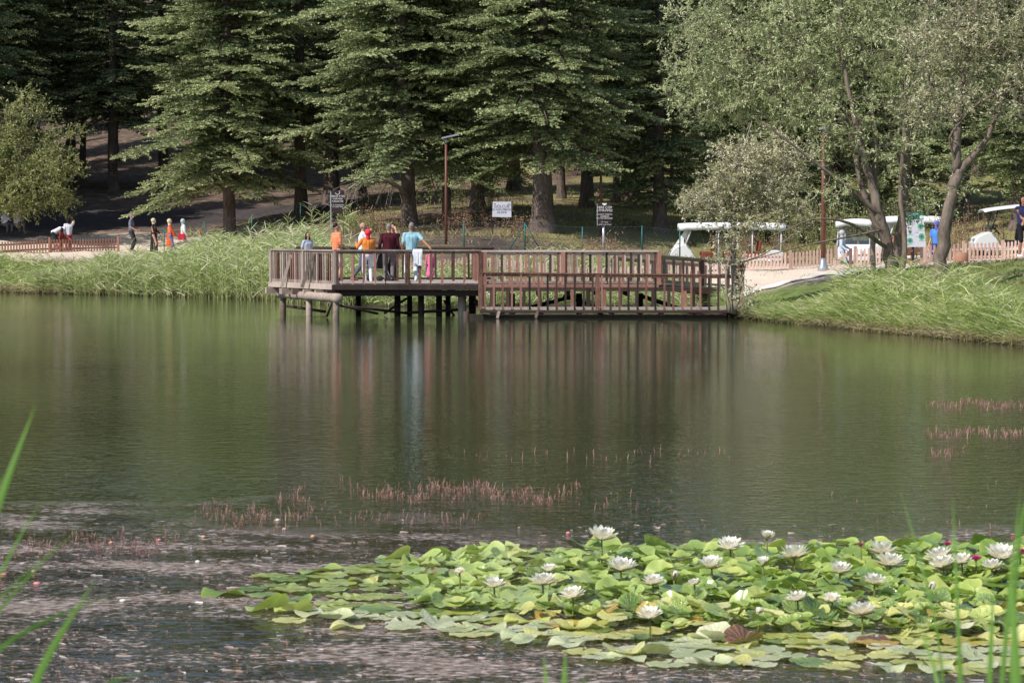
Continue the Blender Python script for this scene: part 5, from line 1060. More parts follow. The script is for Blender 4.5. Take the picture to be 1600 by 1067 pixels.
hgt = np.interp(px, [60, 120, 180, 260, 340, 420, 560], [.8, 1.1, 1.4, 1.65, 2.0, 2.3, 1.7]) * (1 - .4 * np.clip(back / bk_w, 0, 1)) * (1 + .14 * np.sin(x * 1.4) + .1 * np.sin(x * 3.1 + y))
keep = ~((x > -8.3) & (y < 84.5)); reed_bed('reeds', 'tall pale green reeds along the left bank up to the raised deck', np.stack([x, y, np.maximum(z, -.1)], 1)[keep], hgt[keep], 'reed_leaf', 8, .038, .58, tshift=(.05 + .12 * np.sin(x * .7) * np.sin(y * .9 + 1))[keep], bend=.42, dryfrac=.14)
n = 9000; px = pr.uniform(1330, 1760, n); Y = pr.uniform(62, 83, n); x = (px - 800) / FPX * Y; z = ground_z(x, Y); mb = MB(); a = pr.uniform(0, 2 * PI, n)
blades(np.stack([x, Y, z], 1), np.stack([np.cos(a) * .6, np.sin(a) * .6, np.ones(n)], 1), np.full(n, .4), pr.uniform(.08, .24, n), np.full(n, .022), np.clip(pr.normal(.35, .25, n) + .35 * (np.sin(x * 1.7) * np.sin(Y * .9) > .4), 0, 1), mb, 2); tagp(mb.build('mound_grass', M['dry_grass']), 'short dry grass on the shaded mound at the right', 'grass', None, 'stuff')
n = 7000; px = pr.uniform(1140, 1420, n); x, y = near_shore(px, pr.uniform(0, 9, n)); k = (y < 79.3 - (x - 8) * .12 + .8 * np.sin(x * 3)); x = x[k]; y = y[k]; n = len(x); z = ground_z(x, y); mb = MB(); a = pr.uniform(0, 2 * PI, n)
blades(np.stack([x, y, z], 1), np.stack([np.cos(a) * .6, np.sin(a) * .6, np.ones(n)], 1), np.full(n, .5), pr.uniform(.07, .2, n), np.full(n, .018), np.clip(pr.normal(.45, .22, n) + .2 * np.sin(x * 2.1) * np.sin(y * 1.7), 0, 1), mb, 3); tagp(mb.build('verge_grass', M['bank_leaf']), 'short grass between the concrete path and the right waterline', 'grass', None, 'stuff')
# a few taller loose reeds standing above the bed, in front of the family
n = 70; px = pr.uniform(190, 560, n); x = (px - 800) / FPX * 106; y = pr.uniform(101, 108, n); z = ground_z(x, y); reed_bed('tall_reeds', 'taller loose reed canes standing above the left reed bed', np.stack([x, y, z], 1), np.full(n, 1.5) * pr.uniform(.7, 1.15, n), 'reed_leaf', 7, .042, .6, bend=.25)
n = 2400; px = pr.uniform(-120, 130, n); x, y = near_shore(px, pr.uniform(-.2, 4, n)); z = ground_z(x, y); reed_bed('bank_grass', 'short mixed grass on the shaded left bank below the fence', np.stack([x, y, z], 1), np.where(pr.random(n) < .3, .8, .4) * np.ones(n), 'bank_leaf', 5, .035, .4, tshift=.0, dryfrac=.25)
# shoreline straw and grass behind the piers
n = 2600; px = pr.uniform(430, 1160, n); x, y = near_shore(px, pr.uniform(-.3, 4.5, n)); z = ground_z(x, y); k = z > -.12; reed_bed('shore_grass', 'low bright grass on the bank seen under the deck', np.stack([x, y, z], 1)[k], np.full(k.sum(), .5), 'reed_leaf', 5, .035, .42, dryfrac=.25)
# right bank: lush overhanging grass
n = 9500; px = pr.uniform(1135, 1760, n); wdt = np.interp(px, [1135, 1200, 1300, 1400, 1600, 1760], [2.2, 3.0, 4.6, 9., 10.5, 11]); back = pr.uniform(-.05, 1, n) ** 1.15 * wdt; x, y = near_shore(px, back); z = ground_z(x, y)
hh = np.interp(px, [1135, 1200, 1270, 1340, 1420, 1600], [.36, .24, .30, .60, .60, .5]) * (1 + .25 * np.sin(x * 2.1 + 1) * np.sin(y * .9)) * np.interp(back / wdt, [-.1, .15, .5, 1], [.75, .9, 1.05, .8]) * (1 - .7 * np.clip(back / wdt - .3, 0, 1) * (px < 1365))
reed_bed('bank_reeds', 'bright green grass and reeds overhanging the right bank', np.stack([x, y, np.maximum(z, -.08)], 1), hh, 'bank_leaf', 6, .024, .48, tshift=.05 + .16 * np.sin(x * .9 + 2) * np.sin(y * .8), bend=.38, dryfrac=.12)
n = 460; px = pr.uniform(1370, 1620, n); x, y = near_shore(px, pr.uniform(1, 8.5, n)); z = ground_z(x, y); reed_bed('tall_bank_reeds', 'taller arching reed blades among the trunks on the right bank', np.stack([x, y, z], 1), np.full(n, 1.05), 'bank_leaf', 7, .030, .62, bend=.5, dryfrac=.12, tshift=.1)
n = 900; px = pr.uniform(1135, 1700, n); x, y = near_shore(px, pr.uniform(-.35, .35, n)); z = ground_z(x, y); reed_bed('bank_straw', 'dry straw coloured stems hanging at the right waterline', np.stack([x, y, np.maximum(z, -.02)], 1), np.full(n, .26), 'dry_grass', 5, .016, .28, dryfrac=.9, bend=.9)
n = 1100; px = pr.uniform(-100, 560, n); x, y = near_shore(px, pr.uniform(-.5, .3, n)); z = ground_z(x, y); reed_bed('shore_straw', 'dry straw and dead stems at the left waterline', np.stack([x, y, np.maximum(z, -.02)], 1), np.full(n, .34), 'dry_grass', 5, .026, .36, dryfrac=.9, bend=.9)
# hillside grass and herb layer
n = 16000; px = pr.uniform(560, 1700, n); Y = pr.uniform(97, 150, n) ; x = (px - 800) / FPX * Y; z = ground_z(x, Y); k = pr.random(n) < .35 + .6 * (np.sin(x * .35) * np.sin(Y * .28) > -.1); mb = MB(); a = pr.uniform(0, 2 * PI, n)
blades(np.stack([x, Y, z], 1)[k], np.stack([np.cos(a) * .5, np.sin(a) * .5, np.ones(n)], 1)[k], np.full(k.sum(), .3), pr.uniform(.12, .34, k.sum()), np.full(k.sum(), .045), pr.uniform(0, 1, k.sum()), mb, 2)
tagp(mb.build('hill_grass', M['dry_grass']), 'sparse dry grass on the slope under the firs', 'grass', None, 'stuff')
n = 2600; px = pr.uniform(1150, 1700, n); Y = pr.uniform(76, 92, n); x = (px - 800) / FPX * Y; z = ground_z(x, Y); mb = MB(); a = pr.uniform(0, 2 * PI, n); k = (np.sin(x * 2.3) * np.sin(Y * 1.1) > .25) | ((Y < 81) & (x > 11))
blades(np.stack([x, Y, z], 1)[k], np.stack([np.cos(a) * .6, np.sin(a) * .6, np.ones(n)], 1)[k], np.full(k.sum(), .4), pr.uniform(.06, .16, k.sum()), np.full(k.sum(), .02), pr.uniform(0, .7, k.sum()), mb, 2); tagp(mb.build('path_grass', M['bank_leaf']), 'low grass tufts on the sand beside the concrete path', 'grass', None, 'stuff')
def weeds(label, px, Y, n, hgt, mat='dry_weed', spread=1.2):
    g = G(px, Y); t = thing('dry_bush', label, 'bush', g); r = pr; mb = MB()
    for k in range(n):
        x, y = r.normal() * spread * .5, r.normal() * spread * .4; z = gz(g[0] + x, g[1] + y) - g[2]; h = hgt * r.uniform(.5, 1.1); p0 = np.array([x, y, z]); p1 = p0 + [r.normal() * .2, r.normal() * .2, h]
        mb.tube([p0, (p0 + p1) / 2 + r.normal(size=3) * .03, p1], [.012, .009, .004], 4, cap=False, tint=.4); m = 46; u = r.uniform(.25, 1, m)[:, None]; b_ = p0 * (1 - u) + p1 * u + r.normal(size=(m, 3)) * [.11, .11, .07]
        leaves(b_, r.normal(size=(m, 3)) + [0, 0, .7], r.normal(size=(m, 3)), r.uniform(.05, .12, m), .03, r.uniform(0, 1, m), mb)
    mb.build('foliage', M[mat], t); return t
weeds('tan dried bush between the forked tree and the open cart', 1500, 98, 60, 1.9, spread=1.9)
weeds('reddish dry weeds right of the brown sign on the bank', 585, 108, 34, 1.1, spread=1.6)
weeds('yellow green leafy weed clump beside the brown sign', 553, 107, 24, 1.1, 'shrub_leaf', 1.0)
weeds('dry weeds at the foot of the picket fence in the deck centre', 922, 93, 20, .9)
weeds('reddish weeds on the slope under the white notice board', 812, 104, 16, .8, spread=.8)
weeds('low green bush at the shaded slope behind the left lamp', 740, 118, 40, 1.6, 'shrub_leaf', 2.6)
weeds('brown dead weeds left of the white notice board', 735, 108, 30, 1.1, spread=2.)
weeds('tan weeds on the road edge by the left reeds', 420, 110, 18, .8, spread=1.2)
weeds('rust coloured weeds behind the long shuttle cart', 1180, 107, 40, 1.1, spread=2.)
weeds('dense dark green bush behind the rounded cart', 1290, 108, 70, 2.2, 'shrub_leaf', 2.6)
weeds('dark green bush behind the gate and willow trunks', 1370, 106, 70, 2.3, 'shrub_leaf', 2.4)
# ---------------------------------------------------------------- water weed stems
foliage('float_weed', [(0, (.12, .085, .05)), (.5, (.34, .22, .17)), (.85, (.56, .42, .36)), (1, (.78, .70, .66))], .1, .35, .5)
def stems(label, px, py, r=pr, hmin=.035, hmax=.10):
    P_ = np.array([WZ(a, b) for a, b in zip(px, py)]); n = len(P_); mb = MB(); d = np.stack([r.normal(size=n) * .18, r.normal(size=n) * .18, np.ones(n)], 1); P_[:, 2] = -.02
    h = r.uniform(hmin, hmax, n) * r.uniform(.5, 1, n) * np.clip(P_[:, 1] / 22, 1, 1.3); blades(P_, d, r.uniform(-.1, .3, n), h + .02, .0075 * np.clip(P_[:, 1] / 20, .7, 1.6), r.uniform(0, 1, n), mb, 3)
    m = n * 6; idx = np.repeat(np.arange(n), 6); u = r.uniform(.3, 1, m)[:, None]; q = P_[idx] + unit(d[idx]) * (h[idx][:, None] * u); a = r.uniform(0, 2 * PI, m)
    leaves(q, np.stack([np.cos(a), np.sin(a), np.full(m, .6)], 1), r.normal(size=(m, 3)), r.uniform(.006, .014, m), .007, r.uniform(0, .8, m), mb); tagp(mb.build('water_weed', M['water_weed']), label, 'water weed', None, 'stuff')
def patch(n, x0, x1, y0, y1, skew=0.):
    a = pr.beta(1.6, 1.6, n); px = x0 + (x1 - x0) * a; cl = np.sin(px * .09) * .3 + np.sin(px * .031 + 1) * .3; py = y0 + (y1 - y0) * np.clip(.5 + cl * .6 + pr.normal(size=n) * .22, 0, 1) + skew * a; return px, py
px1, py1 = patch(520, 522, 912, 750, 783, 8); stems('long band of pinkish water weed stems standing in the middle of the pond', px1, py1)
px1, py1 = patch(260, 300, 510, 788, 835, -10); px2, py2 = patch(34, 425, 480, 760, 785); stems('pinkish water weed stems left of the middle band', np.append(px1, px2), np.append(py1, py2))
px1, py1 = patch(240, 20, 300, 840, 880, -14); stems('pinkish water weed stems at the left edge of the floating weed mat', px1, py1)
px1, py1 = patch(300, 1440, 1620, 622, 640, 6); stems('far strip of reddish water weed at the right side of the pond', px1, py1, hmin=.025, hmax=.075)
px1, py1 = patch(260, 1440, 1640, 668, 684, 6); stems('nearer strip of reddish water weed at the right side of the pond', px1, py1, hmin=.025, hmax=.075)
px1, py1 = patch(36, 1446, 1514, 700, 714); stems('small clump of reddish weed stems below the right strips', px1, py1)
px1 = np.concatenate([pr.uniform(920, 1070, 26), pr.uniform(1280, 1560, 34), pr.uniform(700, 1150, 60), pr.uniform(520, 760, 70)]); py1 = np.concatenate([pr.uniform(765, 800, 26), pr.uniform(756, 840, 34), pr.uniform(704, 722, 60), pr.uniform(800, 822, 70)]); stems('scattered single weed stems on open water', px1, py1)
px1 = pr.uniform(0, 1100, 170); py1 = pr.uniform(860, 1060, 170); stems('scattered weed stems poking through the floating mat in the foreground', px1, py1, hmin=.02, hmax=.07)
n = 4200; px1 = np.concatenate([pr.uniform(-60, 1000, n), pr.normal(1000, 220, 300), pr.uniform(800, 1650, 700)]); py1 = np.concatenate([pr.uniform(850, 1075, n) - pr.random(n) * 20, pr.uniform(812, 850, 300), pr.uniform(1010, 1075, 700)])
kk = (np.sin(px1 * .017 + py1 * .05) + np.sin(px1 * .006 - py1 * .031 + 2) + pr.normal(size=len(px1)) * .7) > -.35; px1 = px1[kk]; py1 = py1[kk]; P_ = np.array([WZ(a, b) for a, b in zip(px1, py1)]); P_[:, 2] = .004; mb = MB(); m = len(P_); a = pr.uniform(0, 2 * PI, m)
blades(P_, np.stack([np.cos(a), np.sin(a), pr.uniform(.0, .12, m)], 1), np.full(m, .05), pr.uniform(.015, .10, m), pr.uniform(.003, .011, m), pr.uniform(0, 1, m), mb, 3); tagp(mb.build('floating_stems', M['float_weed']), 'fine floating dead stems matted on the near water', 'water weed', None, 'stuff')
# little round floating bits
plain('petal_tan', (.62, .36, .22), .6); plain('petal_cream', (.75, .70, .55), .6); plain('petal_pink', (.7, .25, .25), .6)
for k, (px, py, r_, mt, lb) in enumerate(((434, 813, .028, 'petal_cream', 'pale round petal floating among the left weed stems'), (444, 827, .017, 'petal_cream', 'small pale bit floating under the round pale petal'), (489, 838, .02, 'petal_tan', 'tan floating leaf bit right of the left weed stems'), (318, 839, .022, 'petal_tan', 'tan floating leaf bit in the left weed gap'), (309, 878, .02, 'petal_cream', 'pale bit on the dark water below the left weeds'),
      (5, 898, .03, 'petal_pink', 'reddish floating fruit at the left picture edge'), (53, 893, .02, 'petal_tan', 'tan floating bit right of the reddish fruit'), (58, 912, .028, 'petal_pink', 'pinkish brown floating fruit below the tan bit'), (192, 939, .024, 'petal_cream', 'cream bit floating alone on the weed mat'), (174, 848, .024, 'petal_tan', 'tan bit among the left edge weeds'), (248, 844, .024, 'petal_pink', 'pink bit among the left edge weeds'), (888, 833, .02, 'petal_pink', 'red berry like bit floating left of the tall white lily'))):
    x, y, _ = WZ(px, py); mb = MB(); mb.ell((0, 0, .003), (r_, r_ * .8, .009 + r_ * .15), 12, 6); o = mb.build('floating_bit', M[mt], None, True, (x, y, 0)); tagp(o, lb, 'floating debris')
# ---------------------------------------------------------------- water lilies
def pad_mat(name, stops, gloss=.3):
    t = NT(name); a = t.new('ShaderNodeAttribute', attribute_name='tint'); oi = t.new('ShaderNodeObjectInfo'); n = t.noise(9, 5, .6); n2 = t.noise(2.2, 2, .5)
    f = t.math('ADD', t.math('MULTIPLY', a.outputs['Fac'], .45), t.math('ADD', t.math('MULTIPLY', n.outputs[0], .25), t.math('MULTIPLY', oi.outputs['Random'], .45)))
    f = t.math('ADD', f, t.math('MULTIPLY', t.math('SUBTRACT', n2.outputs[0], .5), .3))
    r0 = t.ramp(f, stops); sp = t.new('ShaderNodeSeparateXYZ'); t.l(t.tc.outputs['Object'], sp.inputs[0]); ang = t.math('ARCTAN2', sp.outputs[1], sp.outputs[0])
    vein = t.math('POWER', t.math('ABSOLUTE', t.math('SINE', t.math('MULTIPLY', ang, 7.5))), 12); vc = t.math('MULTIPLY', vein, -.0); ribs = t.math('SUBTRACT', 1, t.math('POWER', t.math('ABSOLUTE', t.math('SINE', t.math('MULTIPLY', ang, 8))), .25))
    v1 = t.mixc(t.math('MULTIPLY', ribs, .55), r0.outputs[0], (.72, .74, .40)); n3 = t.noise(4.5, 6, .75); bl = t.math('MULTIPLY', t.math('SUBTRACT', n3.outputs[0], .615), 14, clamp=True)
    class _R: pass
    r = _R(); r.outputs = [t.mixc(t.math('MULTIPLY', bl, .8), v1, (.34, .21, .08))]; t.l(r.outputs[0], t.b.inputs['Base Color']); t.b.inputs['Roughness'].default_value = gloss; t.b.inputs['Specular IOR Level'].default_value = .7; t.b.inputs['Coat Weight'].default_value = .35; t.b.inputs['Coat Roughness'].default_value = .18
    w = t.new('ShaderNodeTexNoise'); w.inputs['Scale'].default_value = 7; t.l(t.tc.outputs['Object'], w.inputs['Vector']); t.bump(t.math('ADD', t.math('MULTIPLY', w.outputs[0], 1.), t.math('MULTIPLY', ribs, -.5)), .5, .02)
    tr = t.new('ShaderNodeBsdfTranslucent'); t.l(t.mixc(.35, r.outputs[0], (.45, .6, .05)), tr.inputs['Color']); mx = t.new('ShaderNodeMixShader'); mx.inputs[0].default_value = .28; t.l(t.b.outputs[0], mx.inputs[1]); t.l(tr.outputs[0], mx.inputs[2]); t.l(mx.outputs[0], t.out.inputs['Surface']); M[name] = t.m
pad_mat('pad_green', [(.25, (.08, .17, .03)), (.5, (.32, .45, .09)), (.74, (.64, .68, .19)), (.92, (.72, .70, .30))], .22)
pad_mat('pad_lime', [(.2, (.48, .52, .10)), (.5, (.78, .74, .24)), (.75, (.76, .75, .34)), (.95, (.80, .66, .34))], .3)
pad_mat('pad_pale', [(.2, (.46, .53, .24)), (.5, (.70, .73, .42)), (.8, (.82, .79, .55)), (1, (.78, .62, .45))], .34)
pad_mat('pad_yellow', [(.2, (.40, .38, .05)), (.5, (.62, .48, .08)), (.8, (.60, .28, .05)), (1, (.28, .10, .04))], .45)
pad_mat('pad_red', [(.2, (.10, .05, .03)), (.6, (.24, .07, .06)), (1, (.30, .16, .08))], .35)
def pad_geo(r, style):
    """one leaf of unit radius with its notch; style bends it: flat, cup, roll, fold, wave, stand"""
    rings, seg = 6, 30; V = [(0, 0, 0)]; ph = r.uniform(0, 6); cutw = r.uniform(.06, .2); T_ = [0.3]; el_ = r.uniform(.85, 1.12)
    for i_ in range(1, rings + 1):
        for j in range(seg + 1):
            a = cutw + (2 * PI - 2 * cutw) * j / seg; rr = i_ / rings; rim = 1 + .035 * math.sin(a * 5 + ph) + .02 * math.sin(a * 11 + ph * 2); x = rr * math.cos(a) * rim * el_; y = rr * math.sin(a) * rim
            if i_ == rings and False: pass
            z = 0
            if style == 'flat': z = .012 * math.sin(a * 3 + ph) * rr + (.09 * max(0, math.sin(a + ph)) ** 8 * (rr > .7))
            elif style == 'cup': z = .30 * rr ** 2.2 * (1 + .35 * math.sin(a * 2 + ph)) + .05 * math.sin(a * 5 + ph) * rr
            elif style == 'roll': 
                s_ = max(0, x * math.cos(ph) + y * math.sin(ph) - .15); z = .9 * s_ ** 1.25 + .06 * math.sin(a * 4 + ph) * rr
            elif style == 'fold': z = .62 * abs(x * math.cos(ph) + y * math.sin(ph)) ** 1.1 + .04 * math.sin(a * 6) * rr
            elif style == 'wave': z = .16 * math.sin(a * 3 + ph) * rr ** 1.5 + .12 * math.sin(a * 2 + 2 * ph) * rr
            elif style == 'curl': 
                s_ = max(0, rr - .55); z = .55 * s_ * (1 + .8 * math.sin(a * 2 + ph)) + .08 * math.sin(a * 3 + ph) * rr
            elif style == 'stand': z = .18 * rr * rr + .10 * math.sin(a * 3 + ph) * rr
            z += .022 * math.sin(a * 9 + ph * 3) * rr * rr + .012 * math.sin(x * 17 + ph) * math.cos(y * 15)
            V.append((x, y, z)); T_.append(.25 + .5 * rr ** 4 * (.5 + .5 * math.sin(a * 2 + ph * 3)) + (.18 if i_ == rings else 0) - (.06 if j % 3 == 0 else 0))
    Q = []; Tt = []
    for j in range(seg): Tt.append((0, 1 + j, 2 + j))
    for i_ in range(rings - 1):
        for j in range(seg): a = 1 + i_ * (seg + 1) + j; b_ = a + seg + 1; Q.append((a, b_, b_ + 1, a + 1))
    return np.array(V), np.array(Q), np.array(Tt), np.array(T_)
lr_ = np.random.default_rng(99)
GEO = {s: [pad_geo(lr_, s) for _ in range(5)] for s in ('flat', 'cup', 'roll', 'fold', 'wave', 'curl', 'stand')}
PM = {}
def pad_mesh(style, k, mat):
    key = (style, k, mat)
    if key not in PM:
        V, Q, T_, ti = GEO[style][k]; PM[key] = fast_mesh('lily_pad', V, Q, T_, M[mat], ti, True)
    return PM[key]
STY = {'flat': 'flat round', 'cup': 'cupped', 'roll': 'half rolled', 'fold': 'folded', 'wave': 'wavy edged', 'curl': 'curled up', 'stand': 'standing tilted'}
COLN = {'pad_green': 'deep green', 'pad_lime': 'lime green', 'pad_pale': 'pale yellowish', 'pad_yellow': 'yellowing orange', 'pad_red': 'dark reddish'}
# outline of the bed in picture space, turned into points on the water
def lim(px):
    top = np.interp(px, [380, 450, 560, 700, 800, 900, 1100, 1300, 1450, 1700], [905, 905, 878, 868, 860, 858, 856, 852, 848, 846])
    bot = np.interp(px, [380, 420, 520, 640, 760, 850, 950, 1100, 1300, 1700], [912, 965, 985, 985, 1000, 1012, 1035, 1045, 1048, 1055]); return top, bot
pads = []; tries = 0
while len(pads) < 1300 and tries < 90000:
    tries += 1; px = lr_.uniform(380, 1760); py = lr_.uniform(846, 1056); t_, b_ = lim(px)
    if not (t_ < py < b_): continue
    x, y, _ = WZ(px, py); d_in = min(py - t_, (b_ - py)); frac = (py - t_) / (b_ - t_)
    core = px > 640 and frac < .72 and frac > .10
    left = px < 640
    R = lr_.uniform(.095, .15) if not core else lr_.uniform(.062, .105)
    mind = R * (1.35 if (left or frac > .8) else (.74 if core else 1.0))
    if any((x - q[0]) ** 2 + (y - q[1]) ** 2 < mind ** 2 for q in pads): continue
    if left and (lr_.random() < .35 or (px < 520 and lr_.random() < .35)): continue
    if frac > .85 and lr_.random() < .35: continue
    pads.append((x, y, R, px, py, frac, core, left))
for px, py in ((350, 930), (420, 903)): x, y, _ = WZ(px, py); pads.append((x, y, .15, px, py, .9, False, True))
print('pads', len(pads), tries)
pads.sort(key=lambda q: q[1]); nind = 0; rest = MB(); sty_keys = list(STY)
FL = [(940, 832, 40, 890, 1), (970, 880, 40, 0, 1), (1141, 848, 36, 0, 1), (1198, 836, 24, 0, .55), (1112, 878, 34, 0, 1), (1192, 877, 23, 925, .5), (1241, 860, 40, 0, 1), (1312, 886, 32, 0, 1), (1378, 854, 38, 0, 1), (1390, 872, 40, 906, 1), (1468, 863, 38, 0, 1), (1474, 876, 36, 0, 1), (1503, 871, 30, 0, 1), (1563, 861, 42, 908, 1),
      (895, 924, 33, 0, 1), (848, 903, 36, 0, 1), (772, 909, 30, 0, .9), (718, 890, 14, 0, 1), (1246, 930, 30, 0, 1), (1347, 949, 40, 0, 1), (1015, 956, 34, 0, 1), (1085, 908, 18, 0, .8), (1020, 904, 30, 0, 1), (858, 886, 22, 0, 1), (1366, 903, 34, 0, .9), (1300, 932, 24, 0, .9), (1550, 880, 30, 0, 1)]
for (x, y, R, px, py, frac, core, left) in pads:
    if core: st = sty_keys[lr_.choice(7, p=[.22, .26, .15, .04, .24, .09, .0])]
    elif left: st = sty_keys[lr_.choice(7, p=[.84, .01, .02, .0, .13, .0, 0])]
    elif frac > .72: st = sty_keys[lr_.choice(7, p=[.72, .02, .10, .04, .10, .02, 0])]
    else: st = sty_keys[lr_.choice(7, p=[.45, .08, .15, .05, .17, .05, .05])]
    u = lr_.random()
    if core: mt = 'pad_green' if u < (.62 if py > 895 else .45) else 'pad_lime' if u < .90 else 'pad_pale' if u < .92 else 'pad_yellow' if u < .985 else 'pad_red'
    elif left or frac > .8: mt = 'pad_pale' if u < .55 else 'pad_lime' if u < .90 else 'pad_green' if u < .94 else 'pad_yellow'
    else: mt = 'pad_lime' if u < .5 else 'pad_green' if u < .72 else 'pad_pale' if u < .86 else 'pad_yellow' if u < .95 else 'pad_red'
    k = int(lr_.integers(5)); z = .012 + lr_.uniform(0, .012); tilt = (lr_.normal() * .02, lr_.normal() * .02)
    if core: z = .025 + lr_.uniform(0, .06) * (1.3 if px > 900 else .8) ; tilt = (lr_.normal() * .14 + .04, lr_.normal() * .16)
    if st == 'stand': tilt = (lr_.uniform(.3, .7), lr_.normal() * .4)
    rz = lr_.uniform(0, 2 * PI); E = Euler((tilt[0], tilt[1], 0)).to_matrix().to_4x4() @ Matrix.Rotation(rz, 4, 'Z')
    Mx = Matrix.Translation((x, y, z)) @ E @ Matrix.Scale(R, 4)
    big = nind < 296 and py < 1062 and -20 < px < 1625
    if big:
        me = pad_mesh(st, k, mt); o = link('lily_pad', me); o.matrix_world = Mx; nind += 1
        near = min(FL, key=lambda f: (f[0] - px) ** 2 + ((f[1] + 15 - py) * 2) ** 2); where = 'at the loose left end' if left else 'on the near open fringe' if frac > .72 else 'in the heaped middle' if core else 'at the back'
        side = 'left' if px < 900 else 'right' if px > 1250 else 'centre'
        where = where if left else where + ', ' + side + ' part'
        tagp(o, '%s %s water lily pad %s' % (COLN[mt], STY[st], where), 'lily pad', 'water lily pads of the bed: %s %s, %s' % (COLN[mt], STY[st], where))
    else:
        V, Q, T_, ti = GEO[st][k]; A_ = np.array(Mx); V2 = V @ A_[:3, :3].T + A_[:3, 3]; rest.add(V2, Q, T_, np.clip(ti * .6 + lr_.uniform(0, .5) + (.3 if mt in ('pad_pale', 'pad_yellow') else 0), 0, 1))
if rest.n:
    tagp(rest.build('lily_pads', M['pad_green'], None, True), 'the farther heaped lily pads of the bed, green to lime', 'lily pads', None, 'stuff')
# flowers
pt = NT('petal_white'); a = pt.new('ShaderNodeAttribute', attribute_name='tint'); r_ = pt.ramp(a.outputs['Fac'], [(0, (.95, .76, .60)), (.3, (.97, .91, .79)), (1, (.98, .96, .90))]); pt.l(r_.outputs[0], pt.b.inputs['Base Color']); pt.b.inputs['Roughness'].default_value = .5
tr = pt.new('ShaderNodeBsdfTranslucent'); tr.inputs[0].default_value = (.95, .90, .76, 1); mx = pt.new('ShaderNodeMixShader'); mx.inputs[0].default_value = .42; pt.l(pt.b.outputs[0], mx.inputs[1]); pt.l(tr.outputs[0], mx.inputs[2]); pt.l(mx.outputs[0], pt.out.inputs['Surface']); M['petal_white'] = pt.m
foliage('petal_magenta', [(0, (.45, .03, .16)), (1, (.75, .10, .32))], .3); plain('stamen', (.85, .55, .08), .6); foliage('stalk', [(0, (.10, .14, .03)), (1, (.26, .26, .07))], .2); foliage('sepal', [(0, (.20, .24, .06)), (1, (.50, .40, .22))], .2)
def petal(mb, az_, tilt, L, w, r0, tint0, cup=.35):
    n = 6; V = []; ti = []
    for i_ in range(n + 1):
        u = i_ / n; wd = w * math.sin(PI * min(1, (u * .86 + .10))) ** .8 * (1 if i_ < n else .08); ang = tilt + cup * (u - .3); rr = r0 + L * u * math.cos(tilt + cup * u * .5); zz = L * u * math.sin(tilt + cup * u * .5)
        for j in (-1, 0, 1): V.append((rr, j * wd / 2, zz + (.18 * wd if j else 0))); ti.append(tint0 + .6 * u)
    c, s = math.cos(az_), math.sin(az_); V = [(x * c - y * s, x * s + y * c, z) for x, y, z in V]
    mb.add(V, [(i_ * 3 + j, i_ * 3 + j + 1, i_ * 3 + 4 + j, i_ * 3 + 3 + j) for i_ in range(n) for j in (0, 1)], tint=np.clip(ti, 0, 1))
def flower(px, py, wpx, stalk, opn, label, mat='petal_white', group=None, kind='open'):
    s_guess = 230.; # height of the flower above the water decides its distance
    H = .06 if not stalk else None
    if stalk: bx, by, _ = WZ(px if px != 1563 else 1548, stalk); Y = by
    else: x_, Y, _ = WZ(px, py + 46)
    c = Vector(W(px, py + wpx * .28, Y)); 
    R = wpx / 2 * 1.32 * Y / FPX; base = Vector(((bx if stalk else c.x), Y, 0)); t = thing('water_lily', label, 'water lily', base, lr_.uniform(0, 0), group); top = c - base; top.z = max(top.z, .03)
    rr = lr_; p = MB(); var_ = abs(rr.normal()) * .13 if opn == 1 else 0
    for ring, (np_, tl, Lf, tw) in enumerate(((8, .10, 1.0, .44), (8, .38, .98, .42), (8, .66, .92, .38), (7, .95, .80, .32), (5, 1.25, .58, .24))):
        tl2 = tl + (1 - opn + var_) * (1.25 - tl) * 1.1
        for q in range(np_): petal(p, 2 * PI * (q + .5 * (ring % 2)) / np_ + rr.normal() * .06, tl2 + rr.normal() * .05, R * Lf * 1.08, R * tw, R * .06, .1 + .12 * ring)
    o = p.build('petals', M[mat], t, True, top)
    sp_ = MB(); 
    for q in range(4): petal(sp_, PI / 2 * q + .4, .02 + (1 - opn) * 1.1, R * .98, R * .38, R * .05, .2)
    sp_.build('sepals', M['sepal'], t, True, top - Vector((0, 0, R * .04)))
    if opn > .8 and mat == 'petal_white':
        st = MB()
        for q in range(26): a = rr.uniform(0, 2 * PI); k = rr.uniform(.04, .26) * R; st.tube([(math.cos(a) * k, math.sin(a) * k, .02), (math.cos(a) * k * 1.7, math.sin(a) * k * 1.7, R * rr.uniform(.35, .55))], [.0045, .0035], 4)
        st.build('stamens', M['stamen'], t, False, top)
    st = MB(); st.tube([(0, 0, -.15), (0, 0, 0), tuple(top * .55 + Vector((.004, 0, 0))), tuple(top)], [.007, .0065, .006, .006], 8, tint=.6); st.build('stalk', M['stalk'], t, True)
    o.rotation_euler = (rr.normal() * .12 + .08, rr.normal() * .14, rr.uniform(0, 6)); return t
